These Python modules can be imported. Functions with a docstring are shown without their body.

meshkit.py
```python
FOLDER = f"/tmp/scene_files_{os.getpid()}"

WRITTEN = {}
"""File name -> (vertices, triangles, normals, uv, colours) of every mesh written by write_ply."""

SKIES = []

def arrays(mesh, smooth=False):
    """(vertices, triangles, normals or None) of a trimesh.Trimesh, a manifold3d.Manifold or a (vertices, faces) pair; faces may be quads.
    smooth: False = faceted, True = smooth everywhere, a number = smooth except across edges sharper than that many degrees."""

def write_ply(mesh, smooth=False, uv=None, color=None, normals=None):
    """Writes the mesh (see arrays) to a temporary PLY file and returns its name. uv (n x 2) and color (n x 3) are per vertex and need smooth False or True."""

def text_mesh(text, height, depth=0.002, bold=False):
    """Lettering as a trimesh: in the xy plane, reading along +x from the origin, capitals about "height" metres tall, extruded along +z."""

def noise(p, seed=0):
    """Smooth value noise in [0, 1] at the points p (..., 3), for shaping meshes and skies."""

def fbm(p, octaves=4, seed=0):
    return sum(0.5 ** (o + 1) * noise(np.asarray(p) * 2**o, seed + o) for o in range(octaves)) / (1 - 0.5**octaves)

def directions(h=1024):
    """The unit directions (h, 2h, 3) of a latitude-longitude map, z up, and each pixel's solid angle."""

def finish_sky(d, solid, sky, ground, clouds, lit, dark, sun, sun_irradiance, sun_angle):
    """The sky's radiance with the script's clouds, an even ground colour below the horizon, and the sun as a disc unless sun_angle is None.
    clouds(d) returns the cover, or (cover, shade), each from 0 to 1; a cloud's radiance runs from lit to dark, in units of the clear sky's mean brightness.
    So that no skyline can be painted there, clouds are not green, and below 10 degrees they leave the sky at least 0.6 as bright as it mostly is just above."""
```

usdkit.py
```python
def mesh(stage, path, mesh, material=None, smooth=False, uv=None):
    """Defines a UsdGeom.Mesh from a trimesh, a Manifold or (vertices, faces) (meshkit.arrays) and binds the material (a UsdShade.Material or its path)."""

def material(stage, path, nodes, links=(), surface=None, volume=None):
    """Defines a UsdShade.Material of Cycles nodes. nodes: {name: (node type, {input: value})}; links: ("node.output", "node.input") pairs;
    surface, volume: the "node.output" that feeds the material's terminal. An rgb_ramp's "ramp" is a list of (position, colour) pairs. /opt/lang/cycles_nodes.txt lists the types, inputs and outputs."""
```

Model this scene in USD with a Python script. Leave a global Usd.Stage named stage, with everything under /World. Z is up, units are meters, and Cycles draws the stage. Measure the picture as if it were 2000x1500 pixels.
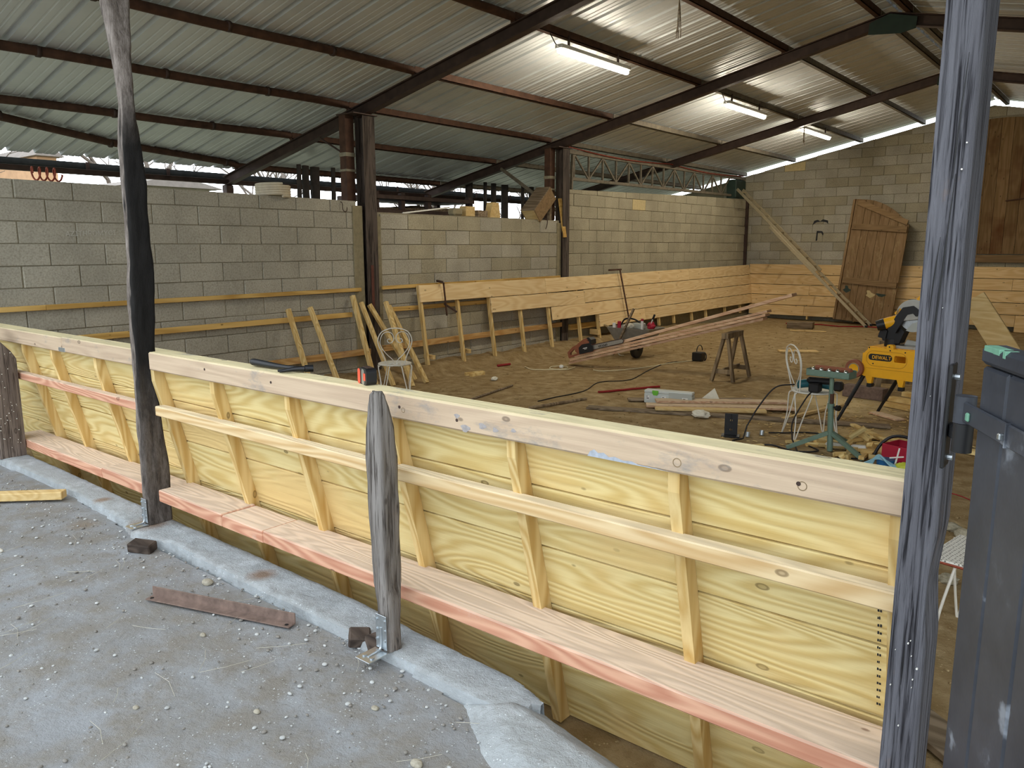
import math, random, numpy as np, trimesh, usdkit, meshkit
from pxr import Usd, UsdGeom, UsdLux, Gf, Sdf, Vt
from shapely.geometry import Polygon, Point, box as sbox
stage = Usd.Stage.CreateInMemory()
UsdGeom.SetStageUpAxis(stage, 'Z'); UsdGeom.SetStageMetersPerUnit(stage, 1.0)
UsdGeom.Xform.Define(stage, '/World'); UsdGeom.Scope.Define(stage, '/World/Looks')
rng = np.random.default_rng(7); rnd = random.Random(7)

# ---------------------------------------------------------------- camera
EYE = (8.182, 0.0, 1.78); YAW, PITCH, ROLL, FPX = -0.682967, 0.173047, -0.00184444, 1527.35
_f = np.array([math.sin(YAW)*math.cos(PITCH), math.cos(YAW)*math.cos(PITCH), -math.sin(PITCH)])
_r0 = np.array([math.cos(YAW), -math.sin(YAW), 0.0]); _u0 = np.cross(_r0, _f)
_r = _r0*math.cos(ROLL) + _u0*math.sin(ROLL); _u = -_r0*math.sin(ROLL) + _u0*math.cos(ROLL)
cam = UsdGeom.Camera.Define(stage, '/World/camera')
cam.AddTransformOp().Set(Gf.Matrix4d(*_r, 0, *_u, 0, *(-_f), 0, *EYE, 1))
cam.CreateHorizontalApertureAttr(36.0); cam.CreateVerticalApertureAttr(27.0)
cam.CreateFocalLengthAttr(36.0*FPX/2000.0); cam.CreateClippingRangeAttr((0.05, 400.0))
cam.CreateExposureAttr(-0.2)

# ---------------------------------------------------------------- overcast sky (the barn's tubes carry their own light)
dome = UsdLux.DomeLight.Define(stage, '/World/sky')
dome.CreateColorAttr(Gf.Vec3f(0.86, 0.93, 1.0)); dome.CreateIntensityAttr(1.0)
TUBE_POWER = 150.0

# ---------------------------------------------------------------- naming
class T:
    def __init__(s, path, M): s.path, s.M, s.inv = path, M, np.linalg.inv(M)
_used = {}
def uniq(parent, name):
    k = (parent, name); n = _used.get(k, 0); _used[k] = n+1
    return f'{parent}/{name}' if n == 0 else f'{parent}/{name}_{n:03d}'
def tag(prim, label=None, cat=None, group=None, kind=None):
    for k, v in (('label', label), ('category', cat), ('group', group), ('kind', kind)):
        if v: prim.SetCustomDataByKey(k, v)
def xf(loc=(0,0,0), rz=0.0, R=None):
    M = np.eye(4)
    M[:3,:3] = R if R is not None else [[math.cos(rz), -math.sin(rz), 0], [math.sin(rz), math.cos(rz), 0], [0,0,1]]
    M[:3,3] = loc
    return M
def setM(prim, M): UsdGeom.Xformable(prim).AddTransformOp().Set(Gf.Matrix4d(*np.asarray(M).T.ravel().tolist()))
def thing(name, label, cat, loc=(0,0,0), rz=0.0, group=None, kind=None, R=None):
    p = uniq('/World', name); x = UsdGeom.Xform.Define(stage, p); M = xf(loc, rz, R); setM(x, M)
    tag(x.GetPrim(), label, cat, group, kind); return T(p, M)
def part(t, name, mesh, mat, label=None, smooth=False, kind=None, world=True):
    """a part (or sub-part, under a T returned here); meshes come in world coordinates unless world=False (the thing's own)"""
    p = uniq(t.path, name); m = mesh
    if world and not np.allclose(t.M, np.eye(4)): m = mesh.copy(); m.apply_transform(t.inv)
    usdkit.mesh(stage, p, m, mat, smooth=smooth); pr = stage.GetPrimAtPath(p); tag(pr, label, None, None, kind)
    return T(p, t.M if world else np.eye(4))
def solo(name, mesh, mat, label, cat, group=None, kind=None, smooth=False, M=None):
    p = uniq('/World', name); g = usdkit.mesh(stage, p, mesh, mat, smooth=smooth)
    if M is not None: setM(g, M)
    tag(g.GetPrim(), label, cat, group, kind); return T(p, np.eye(4) if M is None else np.asarray(M))
def dup(src, M, label, cat, group=None):
    name = src.path.rpartition('/')[2]; p = uniq('/World', name); x = UsdGeom.Xform.Define(stage, p)
    x.GetPrim().GetReferences().AddInternalReference(src.path)
    x.ClearXformOpOrder(); op = x.GetPrim().GetAttribute('xformOp:transform')
    UsdGeom.Xformable(x).MakeMatrixXform().Set(Gf.Matrix4d(*np.asarray(M).T.ravel().tolist()))
    tag(x.GetPrim(), label, cat, group); x.GetPrim().SetInstanceable(True); return T(p, M)

# ---------------------------------------------------------------- shapes
cat_ = trimesh.util.concatenate
def tm(v, f):
    f = np.asarray(f)
    if f.shape[1] == 4: f = np.vstack([f[:, [0,1,2]], f[:, [0,2,3]]])
    return trimesh.Trimesh(np.asarray(v, float), f, process=False)
_S = np.array([[x,y,z] for x in (-1,1) for y in (-1,1) for z in (-1,1)], float)
def cbox(size, c=0.004, at=(0,0,0)):
    """a box with chamfered edges: 24 vertices, 44 triangles"""
    h = np.asarray(size, float)/2; c = min(c, h.min()*0.8); v, idx = [], {}
    for i, s in enumerate(_S):
        for a in range(3):
            p = s*(h-c); p[a] = s[a]*h[a]; idx[(i,a)] = len(v); v.append(p)
    F = []
    for a in range(3):
        b, d = (a+1) % 3, (a+2) % 3
        for sa in (-1,1):
            q = [i for i in range(8) if _S[i][a] == sa]
            q.sort(key=lambda i: math.atan2(_S[i][d], _S[i][b]))
            if sa < 0: q = q[::-1]
            F += [[idx[(q[0],a)], idx[(q[1],a)], idx[(q[2],a)]], [idx[(q[0],a)], idx[(q[2],a)], idx[(q[3],a)]]]
    for i in range(8):
        for a in range(3):
            j = i ^ (4 >> a)
            if j < i: continue
            b, d = (a+1) % 3, (a+2) % 3
            quad = [idx[(i,b)], idx[(j,b)], idx[(j,d)], idx[(i,d)]]
            F += [[quad[0], quad[1], quad[2]], [quad[0], quad[2], quad[3]]]
        F.append([idx[(i,0)], idx[(i,1)], idx[(i,2)]])
    v = np.array(v); F = np.array(F); n = np.cross(v[F[:,1]]-v[F[:,0]], v[F[:,2]]-v[F[:,0]]); flip = (n*v[F].mean(1)).sum(1) < 0
    F[flip] = F[flip][:, ::-1]
    return trimesh.Trimesh(v+np.asarray(at, float), F, process=False)
def span(a, b, c=0.004):
    a, b = np.minimum(a, b), np.maximum(a, b); return cbox(b-a, c, (a+b)/2)
def nrm(v): v = np.asarray(v, float); return v/np.linalg.norm(v)
def frame(p0, p1, up=(0,0,1)):
    x = nrm(np.subtract(p1, p0)); u = np.asarray(up, float)
    if abs(x@nrm(u)) > 0.98: u = np.array([0,1.0,0]) if abs(x[1]) < 0.9 else np.array([1.0,0,0])
    y = nrm(np.cross(u, x)); z = np.cross(x, y); return np.stack([x,y,z], 1)
def bar(p0, p1, w, h, up=(0,0,1), c=0.003):
    """a beam of section w (sideways) x h (towards up) from p0 to p1"""
    p0, p1 = np.asarray(p0, float), np.asarray(p1, float); m = cbox((np.linalg.norm(p1-p0), w, h), c)
    M = np.eye(4); M[:3,:3] = frame(p0, p1, up); M[:3,3] = (p0+p1)/2; m.apply_transform(M); return m
def tube(pts, r, n=8, closed=False):
    p = np.asarray(pts, float); k = len(p); r = np.broadcast_to(r, (k,))
    t = np.roll(p,-1,0)-np.roll(p,1,0) if closed else np.gradient(p, axis=0)
    t = t/(np.linalg.norm(t, axis=1, keepdims=True)+1e-12)
    a = np.cross(t[0], [0,0,1.0] if abs(t[0][2]) < 0.9 else [1.0,0,0]); A = []
    for i in range(k):
        a = a-t[i]*(a@t[i]); a = a/(np.linalg.norm(a)+1e-12); A.append(a)
    A = np.array(A); B = np.cross(t, A); g = np.arange(n)*2*math.pi/n
    v = p[:,None]+r[:,None,None]*(np.cos(g)[None,:,None]*A[:,None]+np.sin(g)[None,:,None]*B[:,None])
    F = []; R_ = range(k) if closed else range(k-1)
    for i in R_:
        i2 = (i+1) % k
        for j in range(n): F.append([i*n+j, i*n+(j+1)%n, i2*n+(j+1)%n, i2*n+j])
    F = np.array(F); F = np.vstack([F[:,[0,1,2]], F[:,[0,2,3]]]); v = v.reshape(-1,3)
    if not closed:
        e = len(v); v = np.vstack([v, p[0], p[-1]]); j = np.arange(n)
        F = np.vstack([F, np.stack([np.full(n,e), (j+1)%n, j], 1), np.stack([np.full(n,e+1), (k-1)*n+j, (k-1)*n+(j+1)%n], 1)])
    return trimesh.Trimesh(v, F, process=False)
def curve(pts, n=40):
    """a smooth line through the points (Catmull-Rom)"""
    p = np.asarray(pts, float); q = np.vstack([2*p[0]-p[1], p, 2*p[-1]-p[-2]]); out = []
    per = max(2, n//(len(p)-1))
    for i in range(len(p)-1):
        for t in np.linspace(0, 1, per, endpoint=False):
            a,b,c,d = q[i:i+4]; out.append(0.5*((2*b)+(c-a)*t+(2*a-5*b+4*c-d)*t*t+(3*b-a-3*c+d)*t**3))
    return np.array(out+[p[-1]])
def cyl(p0, p1, r, n=16, r1=None): return tube([p0, p1], [r, r if r1 is None else r1], n)
def lathe(prof, n=24, at=(0,0,0), axis='z'):
    m = trimesh.creation.revolve(np.asarray(prof, float), sections=n)
    if axis == 'x': m.apply_transform(trimesh.transformations.rotation_matrix(math.pi/2, [0,1,0]))
    if axis == 'y': m.apply_transform(trimesh.transformations.rotation_matrix(-math.pi/2, [1,0,0]))
    m.apply_translation(at); return m
def ext(poly, d):
    """polygon (shapely or points) extruded by d along +z"""
    if not hasattr(poly, 'exterior'): poly = Polygon(poly)
    return trimesh.creation.extrude_polygon(poly, d, engine='earcut')
def put(m, M): m = m.copy(); m.apply_transform(M); return m
def plate_xz(poly, y0, d):
    """polygon drawn in x,z and d thick towards +y from y0"""
    m = ext(poly, d); v = m.vertices.copy(); return trimesh.Trimesh(np.stack([v[:,0], y0+v[:,2], v[:,1]], 1), m.faces[:, ::-1], process=False)
def plate_yz(poly, x0, d):
    m = ext(poly, d); v = m.vertices.copy(); return trimesh.Trimesh(np.stack([x0+v[:,2], v[:,0], v[:,1]], 1), m.faces, process=False)
def text_on(s, height, origin, right, up, depth=0.002, bold=True):
    m = meshkit.text_mesh(s, height, depth, bold); R = np.eye(4); R[:3,0] = nrm(right); R[:3,1] = nrm(up); R[:3,2] = np.cross(R[:3,0], R[:3,1]); R[:3,3] = origin
    m.apply_transform(R); return m
def rough_post(rings, sides=14, seed=0, amp=0.006, rows=60):
    """an old hewn post: rings = [(z, polygon of (x,y) points)], resampled and roughened along its length"""
    def res(poly):
        q = np.vstack([poly, poly[:1]]); s = np.r_[0, np.cumsum(np.linalg.norm(np.diff(q, axis=0), axis=1))]; t = np.linspace(0, s[-1], sides, endpoint=False)
        return np.stack([np.interp(t, s, q[:,i]) for i in (0,1)], 1)
    zs = np.array([z for z,_ in rings]); P = np.array([res(np.asarray(p, float)) for _,p in rings])
    zz = np.linspace(zs[0], zs[-1], rows); V_ = np.empty((rows, sides, 3))
    for j in range(sides):
        for i in (0,1): V_[:,j,i] = np.interp(zz, zs, P[:,j,i])
    V_[:,:,2] = zz[:,None]; c = V_[:,:,:2].mean(1, keepdims=True); d = V_[:,:,:2]-c
    nse = meshkit.fbm(np.stack([V_[:,:,0]*28, V_[:,:,1]*28, V_[:,:,2]*5], -1), 3, seed)-0.5
    V_[:,:,:2] += d/np.linalg.norm(d, axis=-1, keepdims=True)*nse[...,None]*2*amp
    v = V_.reshape(-1,3); F = []
    for i in range(rows-1):
        for j in range(sides): F.append([i*sides+j, i*sides+(j+1)%sides, (i+1)*sides+(j+1)%sides, (i+1)*sides+j])
    F = np.array(F); F = np.vstack([F[:,[0,1,2]], F[:,[0,2,3]]]); n = sides; e = len(v); j = np.arange(n)
    v = np.vstack([v, V_[0].mean(0), V_[-1].mean(0)])
    F = np.vstack([F, np.stack([np.full(n,e), (j+1)%n, j], 1), np.stack([np.full(n,e+1), (rows-1)*n+j, (rows-1)*n+(j+1)%n], 1)])
    m = trimesh.Trimesh(v, F, process=False)
    if m.volume < 0: m.invert()
    return m

def crumple(sc, at, seed, sub=3):
    m = trimesh.creation.icosphere(sub, 1.0); v = m.vertices*(0.62+0.75*meshkit.fbm(m.vertices*2.3+seed*11.0, 4, seed))[:,None]; v[:,2] = np.maximum(v[:,2], -0.62)
    return trimesh.Trimesh(v*np.asarray(sc, float)+np.asarray(at, float), m.faces, process=False)
# ---------------------------------------------------------------- materials
def lin(h):
    h = h.lstrip('#'); c = [int(h[i:i+2], 16)/255 for i in (0,2,4)]
    return tuple(x/12.92 if x <= 0.04045 else ((x+0.055)/1.055)**2.4 for x in c)
def L_(c): return lin(c) if isinstance(c, str) else tuple(c)
def plain(name, col, rough=0.6, metal=0.0, noise=0.15, scale=14.0, bump=0.0, spec=0.4):
    c = L_(col); nodes = {'tc': ('texture_coordinate', {}), 'n': ('noise_texture', {'scale': scale, 'detail': 5.0, 'roughness': 0.6}),
      'r': ('rgb_ramp', {'ramp': [(0.25, tuple(x*(1-noise) for x in c)), (0.75, tuple(min(1, x*(1+noise)) for x in c))]}),
      'p': ('principled_bsdf', {'roughness': rough, 'metallic': metal, 'specular_ior_level': spec})}
    links = [('tc.object','n.vector'), ('n.fac','r.fac'), ('r.color','p.base_color')]
    if bump: nodes['b'] = ('bump', {'strength': bump, 'distance': 0.01}); links += [('n.fac','b.height'), ('b.normal','p.normal')]
    return usdkit.material(stage, '/World/Looks/'+name, nodes, links, surface='p.BSDF')
def wood(name, light, dark, axis='x', top=None, side=None, rings=46.0, vary=0.16, knots=0.75, rough=0.75, bump=0.25, grime=None, gscale=2.2, gpos=(0.52,0.68), contrast=1.0, patch=None, gw=7.0, streak=70.0, groove=None):
    """sawn timber: contour-like grain along an axis, streaks, knots, per-piece tone; top: another colour on faces that look up"""
    A = {'x': 0, 'y': 1, 'z': 2}[axis]
    sc = lambda l, c: tuple(l if i == A else c for i in range(3))
    l, d = L_(light), L_(dark)
    N = {'tc': ('texture_coordinate', {}), 'oi': ('object_info', {}), 'rm': ('math', {'math_type': 'multiply', 'value2': 53.0}), 'of': ('combine_xyz', {}),
      'ad': ('vector_math', {'math_type': 'add'}),
      'm1': ('mapping', {'scale': sc(0.75, gw)}), 'n1': ('noise_texture', {'scale': 1.0, 'detail': 1.5, 'roughness': 0.45}),
      'k': ('math', {'math_type': 'multiply', 'value2': rings}), 's': ('math', {'math_type': 'sine'}),
      'h': ('math', {'math_type': 'multiply_add', 'value2': 0.28*contrast, 'value3': 0.30}),
      'm2': ('mapping', {'scale': sc(2.0, streak)}), 'n2': ('noise_texture', {'scale': 1.0, 'detail': 3.0, 'roughness': 0.6}),
      'f': ('math', {'math_type': 'multiply_add', 'value2': 0.5}),
      'ra': ('rgb_ramp', {'ramp': [(0.15, l), (0.95, d)]}),
      'm3': ('mapping', {'scale': sc(4.2, 8.0)}), 'vo': ('voronoi_texture', {'scale': 1.0}),
      'kr': ('rgb_ramp', {'ramp': [(0.0, (0.45,)*3), (0.05, (0.55,)*3), (0.065, (1,1,1)), (0.085, (0.85,)*3), (0.10, (0,0,0))]}),
      'kf': ('math', {'math_type': 'multiply', 'value2': knots}),
      'mk': ('mix', {'color2': tuple(x*0.32 for x in d)}),
      'vv': ('math', {'math_type': 'multiply_add', 'value2': 2*vary, 'value3': 1-vary}),
      'hs': ('hsv', {}), 'p': ('principled_bsdf', {'roughness': rough, 'specular_ior_level': 0.25}),
      'bp': ('bump', {'strength': bump, 'distance': 0.006})}
    K = [('oi.random','rm.value1'), ('rm.value','of.x'), ('rm.value','of.y'), ('rm.value','of.z'), ('tc.object','ad.vector1'), ('of.vector','ad.vector2'),
      ('ad.vector','m1.vector'), ('m1.vector','n1.vector'), ('n1.fac','k.value1'), ('k.value','s.value1'), ('s.value','h.value1'),
      ('ad.vector','m2.vector'), ('m2.vector','n2.vector'), ('n2.fac','f.value1'), ('h.value','f.value3'), ('f.value','ra.fac'),
      ('ad.vector','m3.vector'), ('m3.vector','vo.vector'), ('vo.distance','kr.fac'), ('kr.color','kf.value1'), ('kf.value','mk.fac'),
      ('oi.random','vv.value1'), ('vv.value','hs.value'), ('f.value','bp.height'), ('bp.normal','p.normal')]
    cur = 'ra.color'
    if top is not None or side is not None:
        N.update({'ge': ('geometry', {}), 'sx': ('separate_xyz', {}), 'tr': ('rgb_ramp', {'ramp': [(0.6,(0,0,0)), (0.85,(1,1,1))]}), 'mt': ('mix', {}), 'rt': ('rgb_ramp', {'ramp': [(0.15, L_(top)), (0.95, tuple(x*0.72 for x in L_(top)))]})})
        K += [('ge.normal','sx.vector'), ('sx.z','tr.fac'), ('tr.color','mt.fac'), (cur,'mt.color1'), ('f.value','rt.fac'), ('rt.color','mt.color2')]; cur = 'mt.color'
    K.append((cur,'mk.color1')); cur = 'mk.color'
    if grime is not None:
        N.update({'m4': ('mapping', {'scale': sc(1.0, 2.2)}), 'n4': ('noise_texture', {'scale': gscale, 'detail': 6.0, 'roughness': 0.7}), 'gr': ('rgb_ramp', {'ramp': [(gpos[0],(0,0,0)), (gpos[1],(1,1,1))]}), 'mg': ('mix', {'color2': L_(grime)})})
        K += [('ad.vector','m4.vector'), ('m4.vector','n4.vector'), ('n4.fac','gr.fac'), ('gr.color','mg.fac'), (cur,'mg.color1')]; cur = 'mg.color'
    if groove is not None:      # weather-opened grain: dark furrows along the post
        N.update({'mv': ('mapping', {'scale': sc(groove[0], groove[1])}), 'nv': ('noise_texture', {'scale': 1.0, 'detail': 4.0, 'roughness': 0.62, 'distortion': 0.6}), 'rv': ('rgb_ramp', {'ramp': [(0.36,(1,1,1)), (0.47,(0.25,)*3), (0.55,(0,0,0))]}), 'mvx': ('mix', {'color2': L_(groove[2])}), 'bsum': ('math', {'math_type': 'multiply_add', 'value2': 0.35})})
        K += [('tc.object','mv.vector'), ('mv.vector','nv.vector'), ('nv.fac','rv.fac'), ('rv.color','mvx.fac'), (cur,'mvx.color1'), ('f.value','bsum.value1'), ('nv.fac','bsum.value3'), ('bsum.value','bp.height')]; cur = 'mvx.color'
        K.remove(('f.value','bp.height'))
    if patch is not None:
        N.update({'n5': ('noise_texture', {'scale': patch[1], 'detail': 4.0, 'roughness': 0.55}), 'r5': ('rgb_ramp', {'ramp': [(patch[2],(0,0,0)), (patch[3],(1,1,1))]}), 'm5': ('mix', {'color2': L_(patch[0])})})
        K += [('ad.vector','n5.vector'), ('n5.fac','r5.fac'), ('r5.color','m5.fac'), (cur,'m5.color1')]; cur = 'm5.color'
    K += [(cur,'hs.color'), ('hs.color','p.base_color')]
    return usdkit.material(stage, '/World/Looks/'+name, N, K, surface='p.BSDF')
def ground(name, cols, scales, rough=0.95, bump=0.5, dist=0.02, specks=None, along=(1,1,1), patches=(), grain=(26.0, 0.4)):
    """layers of noise: cols[0] base, each next one mixed over it"""
    N = {'tc': ('texture_coordinate', {}), 'mp': ('mapping', {'scale': along}), 'p': ('principled_bsdf', {'roughness': rough, 'specular_ior_level': 0.15}), 'nb': ('noise_texture', {'scale': scales[-1], 'detail': 8.0, 'roughness': 0.75}), 'bp': ('bump', {'strength': bump, 'distance': dist})}
    K = [('tc.object','mp.vector'), ('mp.vector','nb.vector'), ('nb.fac','bp.height'), ('bp.normal','p.normal')]; cur = None
    for i, (c, s) in enumerate(zip(cols[1:], scales)):
        N[f'n{i}'] = ('noise_texture', {'scale': s, 'detail': 6.0, 'roughness': 0.62}); N[f'r{i}'] = ('rgb_ramp', {'ramp': [(0.40,(0,0,0)), (0.63,(1,1,1))]}); N[f'x{i}'] = ('mix', {'color1': L_(cols[0]), 'color2': L_(c)})
        K += [('mp.vector',f'n{i}.vector'), (f'n{i}.fac',f'r{i}.fac'), (f'r{i}.color',f'x{i}.fac')]
        if cur: K.append((cur, f'x{i}.color1'))
        cur = f'x{i}.color'
    if specks:
        N.update({'vs': ('voronoi_texture', {'scale': specks[1]}), 'vr': ('rgb_ramp', {'ramp': [(0.10,(1,1,1)), (0.22,(0,0,0))]}), 'ns': ('noise_texture', {'scale': specks[1]*0.23}), 'rs': ('rgb_ramp', {'ramp': [(0.5,(0,0,0)), (0.6,(1,1,1))]}), 'ms': ('math', {'math_type': 'multiply'}), 'xs': ('mix', {'color2': L_(specks[0])})})
        K += [('tc.object','vs.vector'), ('vs.distance','vr.fac'), ('tc.object','ns.vector'), ('ns.fac','rs.fac'), ('vr.color','ms.value1'), ('rs.color','ms.value2'), ('ms.value','xs.fac'), (cur,'xs.color1')]; cur = 'xs.color'
    for i, (c, at, rad) in enumerate(patches):   # a stain, spill or painted pool of light with a place of its own
        N.update({f'vd{i}': ('vector_math', {'math_type': 'distance', 'vector2': at}), f'nd{i}': ('noise_texture', {'scale': 3.0, 'detail': 6.0, 'roughness': 0.7}), f'sd{i}': ('math', {'math_type': 'multiply_add', 'value2': rad*1.6}), f'rd{i}': ('map_range', {'from_min': rad*1.9, 'from_max': rad*1.1, 'to_min': 0.0, 'to_max': 0.85, 'clamp': True}), f'xd{i}': ('mix', {'color2': L_(c)})})
        K += [('tc.object',f'vd{i}.vector1'), ('tc.object',f'nd{i}.vector'), (f'nd{i}.fac',f'sd{i}.value1'), (f'vd{i}.value',f'sd{i}.value3'), (f'sd{i}.value',f'rd{i}.value'), (f'rd{i}.result',f'xd{i}.fac'), (cur,f'xd{i}.color1')]; cur = f'xd{i}.color'
    K.append((cur,'p.base_color'))
    return usdkit.material(stage, '/World/Looks/'+name, N, K, surface='p.BSDF')
def emit(name, col, strength):
    return usdkit.material(stage, '/World/Looks/'+name, {'e': ('emission', {'color': L_(col), 'strength': strength})}, [], surface='e.emission')

M = {}
M['board'] = wood('sawn_board_wood', '#e4d39a', '#c9ae6c', 'x', rings=120, gw=5.0, vary=0.07, bump=0.6, patch=('#dcbf82', 1.1, 0.50, 0.64), contrast=1.0, knots=0.8)
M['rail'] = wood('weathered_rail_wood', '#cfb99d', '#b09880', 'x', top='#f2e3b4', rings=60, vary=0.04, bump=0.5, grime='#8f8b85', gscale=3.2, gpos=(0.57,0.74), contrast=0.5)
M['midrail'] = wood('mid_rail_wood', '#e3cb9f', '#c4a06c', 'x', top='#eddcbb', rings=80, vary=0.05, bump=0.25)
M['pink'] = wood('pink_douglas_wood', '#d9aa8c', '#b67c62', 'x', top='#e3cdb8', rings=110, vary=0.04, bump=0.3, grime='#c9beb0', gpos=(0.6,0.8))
M['stud'] = wood('stud_wood', '#e0c78e', '#bf9a58', 'z', rings=60, vary=0.08, bump=0.2)
M['plank_y'] = wood('wall_plank_wood_y', '#f0d8a8', '#d8b37c', 'y', rings=60, gw=5.0, vary=0.07, bump=0.12, contrast=0.6)
M['plank_x'] = wood('wall_plank_wood_x', '#ebcf9c', '#cfa76c', 'x', rings=60, gw=5.0, vary=0.09, bump=0.12, contrast=0.6)
M['batten_y'] = wood('batten_wood_y', '#dcb66e', '#b58b45', 'y', rings=30, vary=0.08)
M['larch_y'] = wood('larch_beam_wood', '#d3ad74', '#b4864c', 'y', rings=60, vary=0.06, grime='#b98d68')
M['loose'] = wood('loose_timber_wood', '#e0c690', '#c3a063', 'x', rings=50, vary=0.10, contrast=0.7)
M['offcut'] = wood('offcut_wood', '#e6cf92', '#c09a58', 'x', rings=26, vary=0.18, bump=0.15)
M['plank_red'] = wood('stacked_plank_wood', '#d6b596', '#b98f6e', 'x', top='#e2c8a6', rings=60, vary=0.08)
M['plank_old'] = wood('worn_plank_wood', '#95836c', '#64543f', 'x', rings=50, vary=0.15)
M['grey_oak'] = wood('grey_oak_wood', '#95908b', '#6a645e', 'z', rings=34, vary=0.04, bump=1.0, contrast=0.7, knots=0.7, rough=0.9, grime='#75675b', gpos=(0.55,0.7), groove=(4.5, 70.0, '#443e39'))
M['dark_oak'] = wood('dark_post_wood', '#6e6e74', '#4b4a4f', 'z', rings=26, vary=0.02, bump=1.0, contrast=0.6, knots=0.0, rough=0.85, grime='#746660', gpos=(0.57,0.66), groove=(3.6, 130.0, '#222125'))
M['brown_oak'] = wood('brown_post_wood', '#85796f', '#665a52', 'z', rings=20, vary=0.03, bump=0.7, rough=0.9, groove=(4.0, 80.0, '#463d37'))
M['old_door'] = wood('old_door_wood', '#94795a', '#735b3b', 'z', rings=40, vary=0.10, bump=0.5, rough=0.9, grime='#a08a66', gpos=(0.56,0.7), contrast=0.6)
M['old_door_x'] = wood('old_ledge_wood', '#977c5a', '#735c3e', 'x', rings=40, vary=0.1, bump=0.5, rough=0.9, contrast=0.6)
M['hatch'] = wood('hatch_wood', '#8b7050', '#66502f', 'z', rings=40, vary=0.12, bump=0.4, rough=0.9, patch=('#5a3a20', 0.8, 0.48, 0.62), contrast=0.6)
M['trestle'] = wood('trestle_wood', '#9a8567', '#665642', 'z', rings=30, vary=0.1, bump=0.4, rough=0.9)
M['rust_plate'] = plain('rusty_plate', '#7d6a60', 0.85, 0.3, 0.35, 22, 0.4)
M['burnt_chunk'] = wood('dark_chunk_wood', '#5d5148', '#332b26', 'x', rings=50, vary=0.1, bump=0.8, rough=0.9)
M['blue_chalk'] = plain('blue_stain', '#a5abb4', 0.9, 0, 0.2, 60)
M['blue_grey'] = plain('grey_blue_smudge', '#a09a97', 0.9, 0, 0.2, 60)
M['black_wood'] = plain('dark_pole_wood', '#3a332e', 0.9, 0, 0.3, 12)
M['column_dark'] = wood('dark_column_wood', '#5d524a', '#40362f', 'z', rings=20, vary=0.04, bump=0.6, rough=0.8, groove=(3.0, 40.0, '#231d19'))
M['rust_strip'] = plain('dull_red_rust', '#5e382c', 0.85, 0.1, 0.3, 14)
M['pebble_dark'] = plain('dark_pebble', '#85817a', 0.9, 0, 0.35, 30)
M['bark'] = plain('tree_bark', '#6f655c', 0.95, 0, 0.3, 9, 0.5)
M['rust'] = plain('rusty_steel', '#553c2e', 0.75, 0.35, 0.4, 9, 0.3)
M['steel_dark'] = plain('dark_red_steel', '#4a3a33', 0.6, 0.4, 0.35, 7, 0.2)
M['lattice'] = plain('lattice_paint', '#6b6252', 0.7, 0.2, 0.35, 12, 0.2)
M['gusset'] = plain('green_gusset_paint', '#2c3b33', 0.6, 0.2, 0.2, 9)
M['zinc'] = plain('zinc_plate', '#b9c0c4', 0.35, 0.9, 0.12, 60)
M['gutter'] = plain('old_zinc_gutter', '#4a4c4c', 0.5, 0.6, 0.25, 7)
M['alu'] = plain('ladder_aluminium', '#b8ac90', 0.4, 0.75, 0.1, 20)
M['black'] = plain('black_plastic', '#1b1b1d', 0.45, 0, 0.2, 20)
M['cable_black'] = plain('black_cable', '#262220', 0.6, 0, 0.1, 20)
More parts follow.
